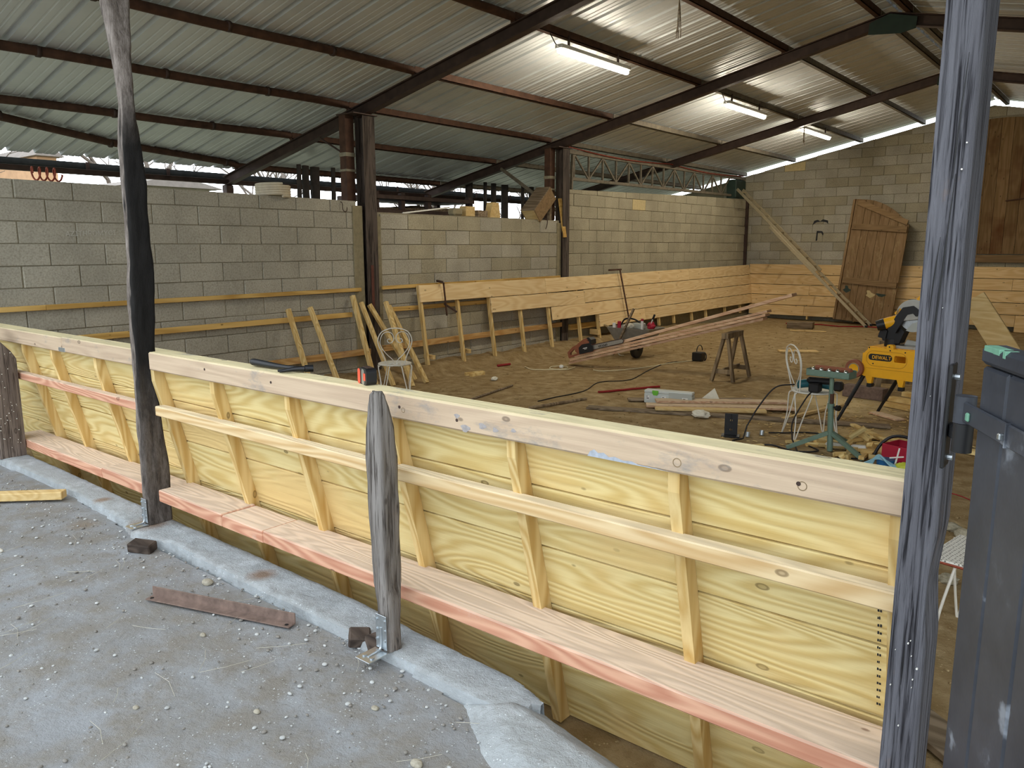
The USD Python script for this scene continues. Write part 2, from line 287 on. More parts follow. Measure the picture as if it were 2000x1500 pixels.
M['cable_white'] = plain('cream_cable', '#d8cda8', 0.6, 0, 0.1, 20)
M['cable_red'] = plain('red_cable', '#7a3425', 0.6, 0, 0.15, 20)
M['rope_red'] = plain('red_cord', '#8f2424', 0.85, 0, 0.2, 40)
M['white_paint'] = plain('white_chair_paint', '#dcd8cc', 0.5, 0, 0.08, 30)
M['white'] = plain('white_plastic', '#e4e2da', 0.5, 0, 0.05, 20)
M['green_paint'] = plain('stand_green_paint', '#6c8272', 0.45, 0.1, 0.12, 20)
M['yellow'] = plain('yellow_paint', '#f2b01e', 0.4, 0, 0.05, 12)
M['yellow_dark'] = plain('yellow_groove', '#c98d14', 0.45, 0, 0.05, 12)
M['chrome'] = plain('chrome_ball', '#d8d8d8', 0.12, 1.0, 0.03, 10)
M['grey_metal'] = plain('cast_aluminium', '#a6a49c', 0.4, 0.7, 0.1, 14)
M['tub'] = plain('galvanised_tub', '#8f8d85', 0.5, 0.3, 0.2, 12)
M['case'] = plain('case_grey_plastic', '#c8ccc6', 0.5, 0, 0.04, 10)
M['case_dark'] = plain('case_grey_side', '#aeb1aa', 0.5, 0, 0.04, 10)
M['green'] = plain('bright_green_latch', '#6cb83a', 0.45, 0, 0.05, 10)
M['orange'] = plain('orange_red_plastic', '#e0583c', 0.45, 0, 0.05, 10)
M['saw_brown'] = plain('red_brown_plastic', '#8a5138', 0.5, 0, 0.12, 14)
M['teal'] = plain('teal_plastic', '#1f5f68', 0.4, 0, 0.08, 14)
M['red'] = plain('crimson_plastic', '#a81f35', 0.5, 0, 0.1, 12)
M['blue'] = plain('blue_plastic', '#1f5f92', 0.5, 0, 0.1, 12)
M['lime'] = plain('yellow_green_plastic', '#c2c640', 0.5, 0, 0.1, 12)
M['lightblue'] = plain('pale_blue_strap', '#8fbccb', 0.6, 0, 0.1, 12)
M['paper'] = plain('paper_white', '#d8d2c0', 0.9, 0, 0.08, 20)
M['cardboard'] = plain('cardboard_brown', '#9a7a4e', 0.9, 0, 0.12, 12)
M['sack'] = plain('pipe_beige', '#c8bca4', 0.7, 0, 0.12, 20)
M['spring'] = plain('red_brown_spring', '#8a3f2a', 0.6, 0.2, 0.2, 20)
M['render_orange'] = plain('orange_render', '#c9a07a', 0.95, 0, 0.15, 3)
M['roof_tile'] = plain('far_roof', '#877e76', 0.9, 0, 0.2, 4)
M['chalk'] = plain('chalk', '#bdb9ac', 0.95, 0, 0.15, 60)
M['mortar'] = plain('mortar', '#8f8772', 0.98, 0, 0.18, 30, 0.6)
M['concrete'] = ground('kerb_concrete', ['#b3babd', '#c6cccf', '#9fa3a4', '#a9aeb0'], [3.0, 11.0, 6.0], bump=1.0, dist=0.03, specks=('#e2e8ea', 70.0), grain=(24.0, 1.0), patches=[('#85705c', (3.95,1.98,0.25), 0.14), ('#8a7059', (5.05,1.97,0.25), 0.075), ('#917b66', (3.3,2.0,0.25), 0.06)])
M['plaster'] = plain('pilaster_mortar', '#8a8065', 0.98, 0, 0.2, 16, 0.6)
def block_mat(name, a, b, c):
    N = {'tc': ('texture_coordinate', {}), 'oi': ('object_info', {}), 'n': ('noise_texture', {'scale': 55.0, 'detail': 6.0, 'roughness': 0.75}), 'n2': ('noise_texture', {'scale': 2.4, 'detail': 4.0}),
      'r': ('rgb_ramp', {'ramp': [(0.30, L_(b)), (0.52, L_(a)), (0.8, L_(c))]}), 'r2': ('rgb_ramp', {'ramp': [(0.3,(0.86,0.86,0.86)), (0.7,(1.1,1.1,1.1))]}), 'm': ('mix', {'mix_type': 'multiply', 'fac': 1.0}),
      'vv': ('math', {'math_type': 'multiply_add', 'value2': 0.14, 'value3': 0.93}), 'hs': ('hsv', {}), 'p': ('principled_bsdf', {'roughness': 0.95, 'specular_ior_level': 0.15}), 'bp': ('bump', {'strength': 0.6, 'distance': 0.006})}
    K = [('tc.object','n.vector'), ('tc.object','n2.vector'), ('n.fac','r.fac'), ('n2.fac','r2.fac'), ('r.color','m.color1'), ('r2.color','m.color2'), ('oi.random','vv.value1'), ('vv.value','hs.value'), ('m.color','hs.color'), ('hs.color','p.base_color'), ('n.fac','bp.height'), ('bp.normal','p.normal')]
    return usdkit.material(stage, '/World/Looks/'+name, N, K, surface='p.BSDF')
M['block'] = block_mat('concrete_block', '#aaa494', '#8a8473', '#bdb7a6')
M['block_b'] = block_mat('concrete_block_lamp_tone', '#a39b85', '#827962', '#b5ac94')  # same blocks; dimmer, warmer light of the far wall put in the colour
M['block_pale'] = plain('pale_brick', '#c2b083', 0.95, 0, 0.15, 20, 0.4)
M['sheet'] = usdkit.material(stage, '/World/Looks/roof_sheet', {'tc': ('texture_coordinate', {}), 'oi': ('object_info', {}), 'n': ('noise_texture', {'scale': 1.6, 'detail': 5.0, 'roughness': 0.65}), 'r': ('rgb_ramp', {'ramp': [(0.3, lin('#c8cbcc')), (0.7, lin('#d6d8d8'))]}), 'vv': ('math', {'math_type': 'multiply_add', 'value2': 0.12, 'value3': 0.94}), 'hs': ('hsv', {}), 'p': ('principled_bsdf', {'roughness': 0.40, 'metallic': 0.12, 'specular_ior_level': 0.5})},
    [('tc.object','n.vector'), ('n.fac','r.fac'), ('oi.random','vv.value1'), ('vv.value','hs.value'), ('r.color','hs.color'), ('hs.color','p.base_color')], surface='p.BSDF')
M['gravel_yard'] = ground('yard_ground', ['#8e9092', '#878785', '#989b9e', '#86827b'], [1.1, 3.5, 5.0], bump=1.0, dist=0.02, specks=('#c3c8cb', 60.0), grain=(22.0, 0.85), patches=[('#b9c0c8', (3.7,0.35,0.2), 0.75), ('#857a6c', (3.55,1.78,0.2), 0.10)])  # pale blue patch: brighter skylight on the front left yard, painted in
M['dirt'] = ground('barn_dirt', ['#a8926c', '#9a8058', '#b59f78', '#8f7750'], [1.1, 4.0, 7.0], bump=1.0, dist=0.03, specks=('#c9b48a', 40.0), grain=(16.0, 0.5),
    patches=[('#e6cf9c', (5.5, 9.3, 0), 0.75), ('#d8c08e', (6.3, 7.7, 0), 0.55)])
M['field'] = ground('far_field', ['#7a7a66', '#8d8a78', '#6a6d58'], [0.3, 1.3], bump=0.2)
M['tube_on'] = emit('lit_tube', (1.0, 0.91, 0.74), TUBE_POWER)
def black_paint():
    N = {'tc': ('texture_coordinate', {}), 'n': ('noise_texture', {'scale': 3.5, 'detail': 7.0, 'roughness': 0.7}), 'r': ('rgb_ramp', {'ramp': [(0.3, lin('#23262d')), (0.62, lin('#3b3e45')), (0.75, lin('#5c6068'))]}),
      'n2': ('noise_texture', {'scale': 7.0, 'detail': 5.0}), 'r2': ('rgb_ramp', {'ramp': [(0.66,(0,0,0)), (0.72,(1,1,1))]}), 'm': ('mix', {'color2': lin('#7f858d')}),
      'p': ('principled_bsdf', {'roughness': 0.5, 'specular_ior_level': 0.4}), 'bp': ('bump', {'strength': 0.25, 'distance': 0.006})}
    K = [('tc.object','n.vector'), ('tc.object','n2.vector'), ('n.fac','r.fac'), ('n2.fac','r2.fac'), ('r.color','m.color1'), ('r2.color','m.fac'), ('m.color','p.base_color'), ('n.fac','bp.height'), ('bp.normal','p.normal')]
    return usdkit.material(stage, '/World/Looks/black_gate_paint', N, K, surface='p.BSDF')
M['gate'] = black_paint()
M['gate_green'] = plain('flaked_green_paint', '#6f9f86', 0.6, 0, 0.2, 30)
def charred():
    """old oak pole, burnt black on the side that looks to +x, from knee height to above head height"""
    N = {'ge': ('geometry', {}), 'sn': ('separate_xyz', {}), 'sp': ('separate_xyz', {}), 'tc': ('texture_coordinate', {}), 'mp': ('mapping', {'scale': (14,14,3.4)}), 'n': ('noise_texture', {'scale': 2.2, 'detail': 8.0, 'roughness': 0.78}), 'n2': ('noise_texture', {'scale': 3.0, 'detail': 4.0}),
      'r': ('rgb_ramp', {'ramp': [(0.30, lin('#342e2a')), (0.45, lin('#6f655d')), (0.60, lin('#958b83')), (0.75, lin('#b0a8a0'))]}),
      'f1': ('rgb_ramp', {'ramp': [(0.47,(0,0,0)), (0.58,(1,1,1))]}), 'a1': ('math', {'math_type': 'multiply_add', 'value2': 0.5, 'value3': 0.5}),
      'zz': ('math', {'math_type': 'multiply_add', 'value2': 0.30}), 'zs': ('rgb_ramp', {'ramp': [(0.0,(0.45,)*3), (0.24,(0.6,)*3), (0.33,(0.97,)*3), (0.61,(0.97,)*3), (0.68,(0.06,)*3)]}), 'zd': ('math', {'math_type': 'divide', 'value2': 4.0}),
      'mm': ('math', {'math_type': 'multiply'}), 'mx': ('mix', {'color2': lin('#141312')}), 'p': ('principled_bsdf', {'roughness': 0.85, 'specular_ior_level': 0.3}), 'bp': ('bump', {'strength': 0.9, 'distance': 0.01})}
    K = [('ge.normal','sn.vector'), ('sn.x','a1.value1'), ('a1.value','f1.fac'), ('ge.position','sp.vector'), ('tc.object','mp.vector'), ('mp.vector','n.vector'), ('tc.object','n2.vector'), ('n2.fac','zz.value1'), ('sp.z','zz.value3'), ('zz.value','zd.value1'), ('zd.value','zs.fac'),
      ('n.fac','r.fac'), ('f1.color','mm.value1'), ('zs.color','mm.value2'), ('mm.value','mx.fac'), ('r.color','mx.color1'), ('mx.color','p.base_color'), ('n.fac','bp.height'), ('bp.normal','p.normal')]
    return usdkit.material(stage, '/World/Looks/charred_oak', N, K, surface='p.BSDF')
M['charred'] = charred()
# ---------------------------------------------------------------- the setting
XR, YG = 5.2, 19.65                                   # ridge line, gable wall
def PB(x): return 3.62+0.218*x if x <= XR else 3.62+0.218*(2*XR-x)      # underside of the purlins
def ZS(x): return PB(x)+0.10                          # roof sheets
def struct(name, mesh, mat, label=None, smooth=False, kind='structure'):
    p = uniq('/World', name); usdkit.mesh(stage, p, mesh, mat, smooth=smooth); tag(stage.GetPrimAtPath(p), label, None, None, kind); return T(p, np.eye(4))
def hfield(x0, x1, y0, y1, step, fn):
    xs, ys = np.arange(x0, x1+step/2, step), np.arange(y0, y1+step/2, step); X, Y = np.meshgrid(xs, ys)
    v = np.stack([X, Y, fn(X, Y)], -1).reshape(-1,3); nx, ny = len(xs), len(ys); i, j = np.meshgrid(np.arange(ny-1), np.arange(nx-1), indexing='ij'); a = i*nx+j
    return tm(v, np.stack([a, a+1, a+nx+1, a+nx], -1).reshape(-1,4))
nz = lambda X, Y, s, o=3, seed=0: meshkit.fbm(np.stack([X*s, Y*s, X*0+seed*3.7], -1), o, seed)-0.5
def berm(X, Y):
    w = 0.62+0.25*nz(X, Y, 0.8, 2, 4); t = np.clip((w-X)/0.45, 0, 1); t = t*t*(3-2*t)
    fade = np.clip((17.5-Y)/2.5, 0, 1)
    return t*(0.13+0.10*nz(X, Y, 2.2, 3, 6)+0.05*nz(X, Y, 9, 2, 8))*fade
def floor_z(X, Y):
    X, Y = np.asarray(X, float), np.asarray(Y, float)
    lump = 0.030*nz(X, Y, 1.3, 3, 1)+0.018*nz(X, Y, 6.0, 3, 2)
    trench = -0.09*np.clip((2.75-Y)/0.4, 0, 1)
    return np.maximum(berm(X, Y), 0)+lump+trench-0.004
struct('floor', hfield(-0.02, 11.0, 1.60, 19.7, 0.055, floor_z), M['dirt'], 'bare brown earth floor of the barn strewn with sawdust', smooth=True)
def yard_z(X, Y): return 0.205+0.010*nz(X, Y, 1.2, 3, 11)+0.008*nz(X, Y, 7.0, 3, 12)+0.004*nz(X, Y, 25.0, 2, 13)
def yard_mesh():
    m = hfield(-2.0, 9.5, -3.0, 2.06, 0.035, yard_z); lim = np.interp(m.vertices[:,0], [0.3,1.81,2.95,3.35,3.76,4.12,4.93,6.06,6.5,6.7,7.2,8.2,9.0], [1.98,1.98,1.98,1.96,1.93,1.90,1.90,1.88,1.86,1.80,1.70,1.62,2.06])
    keep = (m.vertices[m.faces][:,:,1] <= lim[m.faces]).all(1); q = trimesh.Trimesh(m.vertices, m.faces[keep], process=False); q.remove_unreferenced_vertices(); return q
struct('yard_ground', yard_mesh(), M['gravel_yard'], 'grey trodden gravel yard in front of the fence', smooth=True)
struct('field_ground', span((-120,-60,-0.30), (60,140,-0.12), 0), M['field'])
# concrete strip under the posts: outer edge, inner edge, top at 0.25
out = [(0.3,1.93),(1.81,1.949),(2.95,1.957),(3.35,1.93),(3.76,1.908),(3.95,1.86),(4.12,1.85),(4.3,1.90),(4.93,1.875),(5.53,1.87),(6.06,1.85),(6.43,1.836),(6.6,1.83)]
inn = [(6.75,1.97),(6.62,2.01),(6.53,2.03),(6.06,2.05),(5.61,2.085),(4.87,2.10),(3.59,2.105),(2.77,2.13),(1.76,2.145),(0.3,2.16)]
kp = Polygon(out+inn).buffer(0)
def slab(poly, z0, z1, seed, step=0.03, amp=0.012, slope=None):
    """a rough cast slab: gridded top with broken edges"""
    x0, y0, x1, y1 = poly.bounds; X, Y = np.meshgrid(np.arange(x0, x1, step), np.arange(y0, y1+step, step/2))
    from shapely import contains_xy, distance, points
    ins = contains_xy(poly, X, Y); d = distance(poly.exterior, points(X, Y)); ed = np.clip(d/0.02, 0, 1)
    Z = np.where(ins, z1+amp*(nz(X, Y, 9, 3, seed))+amp*0.6*nz(X, Y, 40, 2, seed+1)-0.012*(1-ed), z0)
    if slope is not None: Z = np.where(ins, np.maximum(slope(X, Y, Z), z0), z0)
    v = np.stack([X, Y, Z], -1).reshape(-1,3); ny, nx = X.shape; i, j = np.meshgrid(np.arange(ny-1), np.arange(nx-1), indexing='ij'); a = (i*nx+j).ravel()
    q = np.stack([a, a+1, a+nx+1, a+nx], -1); inside = ins.reshape(-1)[q].any(1); g_ = tm(v, q[inside]); g_.remove_unreferenced_vertices(); return g_
kerb = struct('kerb', slab(kp, 0.12, 0.25, 21), M['concrete'], 'narrow rough concrete strip under the fence posts', smooth=40)
apron = Polygon([(6.42,1.83),(6.62,2.02),(6.75,1.985),(7.05,1.92),(7.45,1.86),(8.2,1.80),(8.2,1.25),(7.2,1.42),(6.7,1.62)])
def apron_top(X, Y, Z):
    from shapely import distance, points
    d = distance(apron.exterior, points(X, Y)); return 0.10+(Z-0.10)*np.clip(0.45+d/0.20, 0, 1)**0.8*1.0
struct('kerb_apron', slab(apron, 0.0, 0.252, 25, step=0.02, amp=0.014, slope=apron_top), M['concrete'], 'crumbling sloped concrete at the fence end', smooth=40)

# block walls: every block of the seen part is a piece; the mortar lies back between them
def block_wall(name, org, du, nrm_, length, ztop, z0, rows_from, course, blk, mats, u_off=0.0, thick=0.20, umin=0.0, skip=None, pale=(), label=None, scale=None):
    w = thing(name, label, None, org, kind='structure'); org = np.asarray(org, float); du = np.asarray(du, float); n = np.asarray(nrm_, float); n_pieces = 0
    us = np.linspace(0, length, 30); prof = [(0,z0)]+[(length,z0)]+[(u, ztop(u)-0.006) for u in us[::-1]]
    m = ext(prof, thick-0.012); v = m.vertices; P_ = org+v[:,:1]*du-n*(0.012+(thick-0.012-v[:,2:3]))+np.array([0,0,1])*v[:,1:2]
    mm = trimesh.Trimesh(P_, m.faces, process=False)
    if mm.volume < 0: mm.invert()
    part(w, 'mortar', mm, M['mortar'])
    kmax = int(max(ztop(u) for u in us)/course)+2
    for k in range(rows_from, kmax):
        off = (u_off+(0.5*blk if k % 2 else 0)) % blk
        for i in range(-1, int(length/blk)+2):
            a, b = off+i*blk+0.0035, off+(i+1)*blk-0.0035; a, b = max(a, umin), min(b, length)
            if b-a < 0.06: continue
            za, zb = z0+k*course+0.003, z0+(k+1)*course-0.003
            ta, tb = ztop(a), ztop(b)
            if za > min(ta, tb)-0.03: continue
            if skip and skip(a, b, za, zb): continue
            if n_pieces >= 300: continue
            h = cbox((b-a, 0.08, zb-za), 0.004+0.004*rng.random()); vv = h.vertices.copy()
            vv[:,0] *= 1-0.006*rng.random(); tilt = rng.normal(0, 0.006); vv[:,2] += vv[:,0]*tilt*0.5
            uu = (a+b)/2+vv[:,0]; zz = (za+zb)/2+vv[:,2]; zz = np.minimum(zz, np.interp(uu, us, [ztop(u) for u in us]))
            dd = vv[:,1]-0.04+rng.normal(0, 0.0025)
            P2 = org+uu[:,None]*du+dd[:,None]*n+zz[:,None]*np.array([0,0,1]); q = trimesh.Trimesh(P2, h.faces, process=False)
            if q.volume < 0: q.invert()
            mt = M['block_pale'] if (k, i) in pale else mats[rng.integers(len(mats))]
            part(w, 'block', q, mt); n_pieces += 1
    return w
c1 = 2.38/12
WL = block_wall('wall_left', (0,0.3,0), (0,1,0), (1,0,0), 6.53, lambda u: 2.405-0.0068*(u-2.4), -0.03, 0, 0.2055, 0.512, [M['block']], u_off=0.227, umin=1.2, label='grey concrete block wall left of the first column')
block_wall('wall_centre', (0,7.19,0), (0,1,0), (1,0,0), 4.20, lambda u: 2.255-0.002*u, -0.03, 0, 0.2055, 0.512, [M['block'], M['block_b']], u_off=0.05, label='low concrete block wall between the two columns')
block_wall('wall_right', (0,11.62,0), (0,1,0), (1,0,0), 8.03, lambda u: 2.785+0.024*u, -0.03, 4, 0.2115, 0.512, [M['block_b']], u_off=0.2, pale=((12,4),), label='tall concrete block wall beyond the second column')
block_wall('wall_gable', (-3.6,YG,0), (1,0,0), (0,-1,0), 14.2, lambda u: PB(u-3.6)-0.055, -0.03, 6, 0.2135, 0.512, [M['block'], M['block_b']], u_off=0.1, umin=2.9, pale=((17,8),(12,12)), skip=lambda a, b, za, zb: a-3.6 > 5.75 or (5.0 < (a+b)/2-3.6 < 6.9 and zb > 1.5 and za < 4.4), label='gable wall of concrete blocks at the far end')
struct('wall_right_side', span((11.0,3.2,-0.05), (11.2,19.85,3.4), 0), M['block'])
part(WL, 'chalk_writing', text_on('AZITHROMYCI', 0.048, (0.0035,3.237,1.893), (0,1,0.035), (0,0,1), 0.0006, False), M['chalk'], 'faint chalk capitals')
# mortar bands beside the columns and a low ledge at the wall's foot
for y0, y1, zt in ((6.76,6.93,2.32), (7.13,7.24,2.2), (11.30,11.42,2.2), (11.56,11.66,2.72)):
    struct('trim_1', span((-0.1,y0,-0.02), (0.018,y1,zt), 0.008), M['plaster'])
struct('trim_2', span((-0.1,14.9,-0.02), (0.12,19.6,0.36), 0.02), M['plaster'], 'rendered concrete plinth at the foot of the far wall')
# small broken holes near the arched door leaf
for pts in ([(1.62,2.30),(1.66,2.40),(1.74,2.42),(1.80,2.38),(1.86,2.43),(1.98,2.40),(1.99,2.32),(1.95,2.36),(1.84,2.38),(1.72,2.37)], [(1.72,1.92),(1.735,2.16),(1.86,2.15),(1.90,2.08),(1.88,2.05),(1.84,2.12),(1.76,2.11),(1.755,1.93)]):
    struct('wall_crack', plate_xz(pts, YG-0.012, 0.012), M['black'], 'dark broken chase in the gable blocks')

# ---------------------------------------------------------------- roof
def sheet_panel(y0, y1, xa, xb):
    ys, zs = [], []
    w = (y1-y0)/3
    for k in range(3):
        b = y0+k*w
        for dy, dz in ((0,0),(0.04,0),(0.055,0.045),(0.092,0.045),(0.107,0),(0.195,0),(0.203,0.005),(0.215,0.005),(0.223,0),(0.275,0),(0.283,0.005),(0.295,0.005),(0.303,0)):
            if dy < w: ys.append(b+dy); zs.append(dz)
    ys.append(y1+0.03); zs.append(0.001); ys, zs = np.array(ys), np.array(zs); k = len(ys)
    def layer(o): return np.vstack([np.stack([np.full(k, x), ys, zs+ZS(x)+o], 1) for x in (xa, xb)])
    v = np.vstack([layer(0), layer(0.004)]); i = np.arange(k-1)
    q = [np.stack([i, i+1, i+1+k, i+k], 1), np.stack([i, i+k, i+1+k, i+1], 1)[:, ::1]+2*k]
    q += [np.stack([i, i+2*k, i+1+2*k, i+1], 1), np.stack([i+k, i+1+k, i+1+3*k, i+3*k], 1)]
    return tm(v, np.vstack(q))
ceil_l = thing('ceiling', 'grey ribbed sheet metal roof slope over the block wall', None, (0,0,0), kind='structure')
ceil_r = thing('ceiling', 'grey ribbed sheet metal roof slope beyond the ridge', None, (0,0,0), kind='structure')
for k in range(20):
    y0 = 1.0+k*0.947; e = 0.02*rng.random()
    part(ceil_l, 'roof_sheet', sheet_panel(y0, y0+0.947, -3.30+e, XR-0.02), M['sheet'])
    part(ceil_r, 'roof_sheet', sheet_panel(y0, y0+0.947, XR+0.02, 13.8), M['sheet'])
part(ceil_l, 'ridge_cap', cat_([bar((XR-0.11,1.0,ZS(XR)+0.035), (XR-0.11,19.95,ZS(XR)+0.035), 0.26, 0.004, (0.218,0,-1), 0), bar((XR+0.11,1.0,ZS(XR)+0.035), (XR+0.11,19.95,ZS(XR)+0.035), 0.26, 0.004, (0.218,0,1), 0)]), M['sheet'])
def rafter(y, label, gus=True):
    t = thing('roof_rafter', label, 'beam', (XR,y,PB(XR)-0.15), group=None)
    top = lambda x: PB(x)-0.002
    def I(xa, xb):
        dx = np.array([xb-xa, 0, top(xb)-top(xa)]); p0 = np.array([xa,y,top(xa)]); p1 = np.array([xb,y,top(xb)]); up = nrm(np.cross(np.cross(dx, [0,0,1]), dx)); o = lambda h: -up*h
        return cat_([bar(p0+o(0.008), p1+o(0.008), 0.11, 0.014, up, 0.002), bar(p0+o(0.142), p1+o(0.142), 0.11, 0.014, up, 0.002), bar(p0+o(0.075), p1+o(0.075), 0.03, 0.122, up, 0.002)])
    part(t, 'beam', I(-3.35, XR), M['steel_dark']); part(t, 'beam', I(XR, 13.7), M['steel_dark'])
    if gus:
        zt = PB(XR)
        part(t, 'gusset_plate', plate_xz([(XR-0.25,zt-0.25),(XR-0.24,zt-0.11),(XR,zt-0.03),(XR+0.33,zt-0.12),(XR+0.32,zt-0.255),(XR+0.15,zt-0.29)], y-0.075, 0.012), M['gusset'], 'dark green gusset plate at the ridge')
    for x in (-2.95,-1.5,-0.24,1.0,2.55,3.85):
        part(t, 'cleat', span((x-0.05,y-0.05,PB(x)-0.01), (x+0.02,y-0.044,PB(x)+0.07), 0.001), M['rust'])
    return t
rafter(1.72, 'steel roof rafter above the fence line', False)
rafter(7.02, 'dark steel rafter on the first brown column, nearest in view')
rafter(11.43, 'dark steel rafter on the second column with green ridge plate')
rafter(15.6, 'dark steel rafter farthest into the barn above the lattice beam')
def purlin(x, label, tubes=True, ya=1.1, yb=19.9, skew=None, col='rust'):
    t = thing('roof_purlin', label, 'purlin', (x,7.0,PB(x)), group=None)
    if skew:
        part(t, 'tube', tube([(a,b,PB(a)+0.045+0.012*math.sin(b*3)) for a, b in skew], 0.045, 10), M['rust'], smooth=True)
        for a, b in skew[1:-1]: part(t, 'clip', tube([(a,b-0.02,PB(a)+0.045), (a,b+0.02,PB(a)+0.045)], 0.052, 10), M['steel_dark'], smooth=True)
    else:
        y = np.linspace(ya, 6.94, 12); part(t, 'tube', tube([(x,v,PB(x)+0.046+0.006*math.sin(v*2.3+x)) for v in y], 0.046, 10), M['rust'], smooth=True)
        for v in np.arange(ya+0.9, 6.7, 1.25): part(t, 'clip', tube([(x,v-0.02,PB(x)+0.046), (x,v+0.02,PB(x)+0.046)], 0.053, 10), M['steel_dark'], smooth=True)
    for a, b in ((6.95,11.42),(11.44,15.58),(15.62,yb)):
        part(t, 'angle_bar', cat_([span((x-0.035,a,PB(x)+0.001), (x+0.035,b,PB(x)+0.011), 0.001), span((x+0.025,a,PB(x)+0.001), (x+0.035,b,PB(x)+0.088), 0.001)]), M[col] if a < 11 else M['lattice'])
purlin(-2.95, 'lowest purlin above the eave, sloping at its near end', skew=[(-1.2,1.2),(-1.6,2.4),(-1.97,3.45),(-2.51,4.89),(-2.85,6.73),(-2.95,7.0)])
purlin(-1.5, 'second purlin up from the eave')
purlin(-0.24, 'purlin running over the tops of the columns')
purlin(1.0, 'purlin next below the row of tube lights')
purlin(2.55, 'purlin carrying the row of tube lights')
purlin(3.85, 'purlin next above the row of tube lights')
purlin(XR-0.16, 'ridge purlin on the near side of the ridge')
purlin(XR+0.22, 'ridge purlin on the far side of the ridge')
purlin(6.9, 'first purlin down the far roof slope')
purlin(8.4, 'second purlin down the far roof slope')

# steel columns between the wall sections
def column(y, label, split):
    t = thing('wall_column', label, 'column', (0,y,0))
    z1 = PB(0)-0.16
    part(t, 'post', cat_([span((-0.10,y-0.10,-0.02), (-0.088,y+0.10,z1), 0.001), span((0.048,y-0.10,-0.02), (0.06,y+0.10,z1), 0.002), span((-0.09,y-0.008,-0.02), (0.05,y+0.008,z1), 0)]), M['column_dark'], 'dark weathered post standing in front of the wall')
    part(t, 'upper_post', span((-0.24,y-0.25,split), (-0.11,y-0.105,z1+0.02), 0.008), M['rust'], 'rust brown post on top of the wall')
    for zz, hh in ((2.95,0.05),(2.76,0.03)): part(t, 'band', span((-0.246,y-0.256,zz), (-0.104,y-0.1,zz+hh), 0.002), M['mortar'], 'pale band')
    part(t, 'cap_plate', span((-0.26,y-0.27,z1+0.005), (0.09,y+0.13,z1+0.02), 0.002), M['steel_dark'])
    return t
ca = column(7.04, 'brown roof column left of centre between two block walls', 2.37)
cb = column(11.5, 'second roof column beside the lattice beam, with a pale stain', 2.25)
part(ca, 'knee_brace', bar((-0.9,7.0,3.26), (-0.2,6.85,2.98), 0.02, 0.02), M['steel_dark'])
part(cb, 'knee_brace', bar((-1.3,11.35,3.2), (-0.1,11.42,2.42), 0.05, 0.05), M['lattice'])
part(cb, 'splice_board', bar((-0.02,11.42,2.62), (0.07,11.45,1.95), 0.03, 0.09, (0,1,0)), M['batten_y'], 'split wooden strip')
part(ca, 'rusty_strip', span((0.061,7.0,0.95), (0.07,7.045,1.55), 0.002), M['rust_strip'], 'dull red rusty strip on the post')
def eave_post(y, label):
    solo('eave_post', span((-3.36,y-0.06,-0.02), (-3.24,y+0.06,PB(-3.3)-0.15), 0.004), M['steel_dark'], label, 'post')
eave_post(2.4, 'dark eave post at the near end of the gutter'); eave_post(7.02, 'dark eave post behind the left wall'); eave_post(11.43, 'dark eave post behind the low wall'); eave_post(15.6, 'dark eave post behind the lattice beam')
g = thing('eave_gutter', 'dark grey gutter along the low eave behind the wall', 'gutter', (-3.52,10,2.79))
gp = [(math.cos(a)*0.072, math.sin(a)*0.072) for a in np.linspace(math.pi, 2*math.pi, 11)]; gp2 = [(math.cos(a)*0.066, math.sin(a)*0.066) for a in np.linspace(2*math.pi, math.pi, 11)]
gm = ext(gp+gp2, 19.0); v = gm.vertices; gmesh = trimesh.Trimesh(np.stack([-3.46+v[:,0], 1.0+v[:,2], 2.89+np.where(v[:,1] > -0.004, v[:,1]+0.045, v[:,1])], 1), gm.faces[:, ::-1], process=False)
part(g, 'trough', gmesh, M['gutter'], smooth=30)
for y in np.arange(1.5, 19.8, 1.15): part(g, 'bracket', cat_([span((-3.54,y-0.025,2.802), (-3.37,y+0.025,2.814), 0.001), span((-3.38,y-0.025,2.805), (-3.368,y+0.025,2.945), 0.001)]), M['steel_dark'])
solo('eave_beam', bar((-3.28,1.2,2.80), (-3.28,19.8,2.80), 0.08, 0.07), M['steel_dark'], 'dark steel beam under the low eave', 'beam')

# lattice beam over the far wall
t = thing('lattice_beam', 'long lattice steel beam on top of the far block wall', 'beam', (-0.1,15.4,2.97))
part(t, 'top_chord', bar((-0.1,11.6,3.45), (-0.1,19.5,3.47), 0.07, 0.075), M['lattice']); part(t, 'bottom_chord', bar((-0.1,11.6,2.985), (-0.1,18.7,3.03), 0.06, 0.055), M['lattice'])
yy = np.linspace(11.95, 18.6, 15)
for i in range(len(yy)-1):
    part(t, 'upright', bar((-0.1,yy[i],3.0), (-0.1,yy[i],3.43), 0.035, 0.035), M['lattice'])
    if i % 2: part(t, 'diagonal', bar((-0.1,yy[i],3.01), (-0.1,yy[i+1],3.43), 0.03, 0.03), M['lattice'])
    else: part(t, 'diagonal', bar((-0.1,yy[i],3.43), (-0.1,yy[i+1],3.01), 0.03, 0.03), M['lattice'])
part(t, 'foot_bar', bar((-0.06,11.85,3.4), (-0.05,11.8,2.75), 0.05, 0.04), M['lattice']); part(t, 'end_bracket', span((-0.3,18.9,2.75), (-0.05,19.5,3.42), 0.02), M['gusset'], 'dark green bracket on the corner')
part(t, 'corner_post', span((-0.02,19.42,0.0), (0.06,19.5,2.98), 0.004), M['steel_dark'], 'thin dark steel post in the corner')

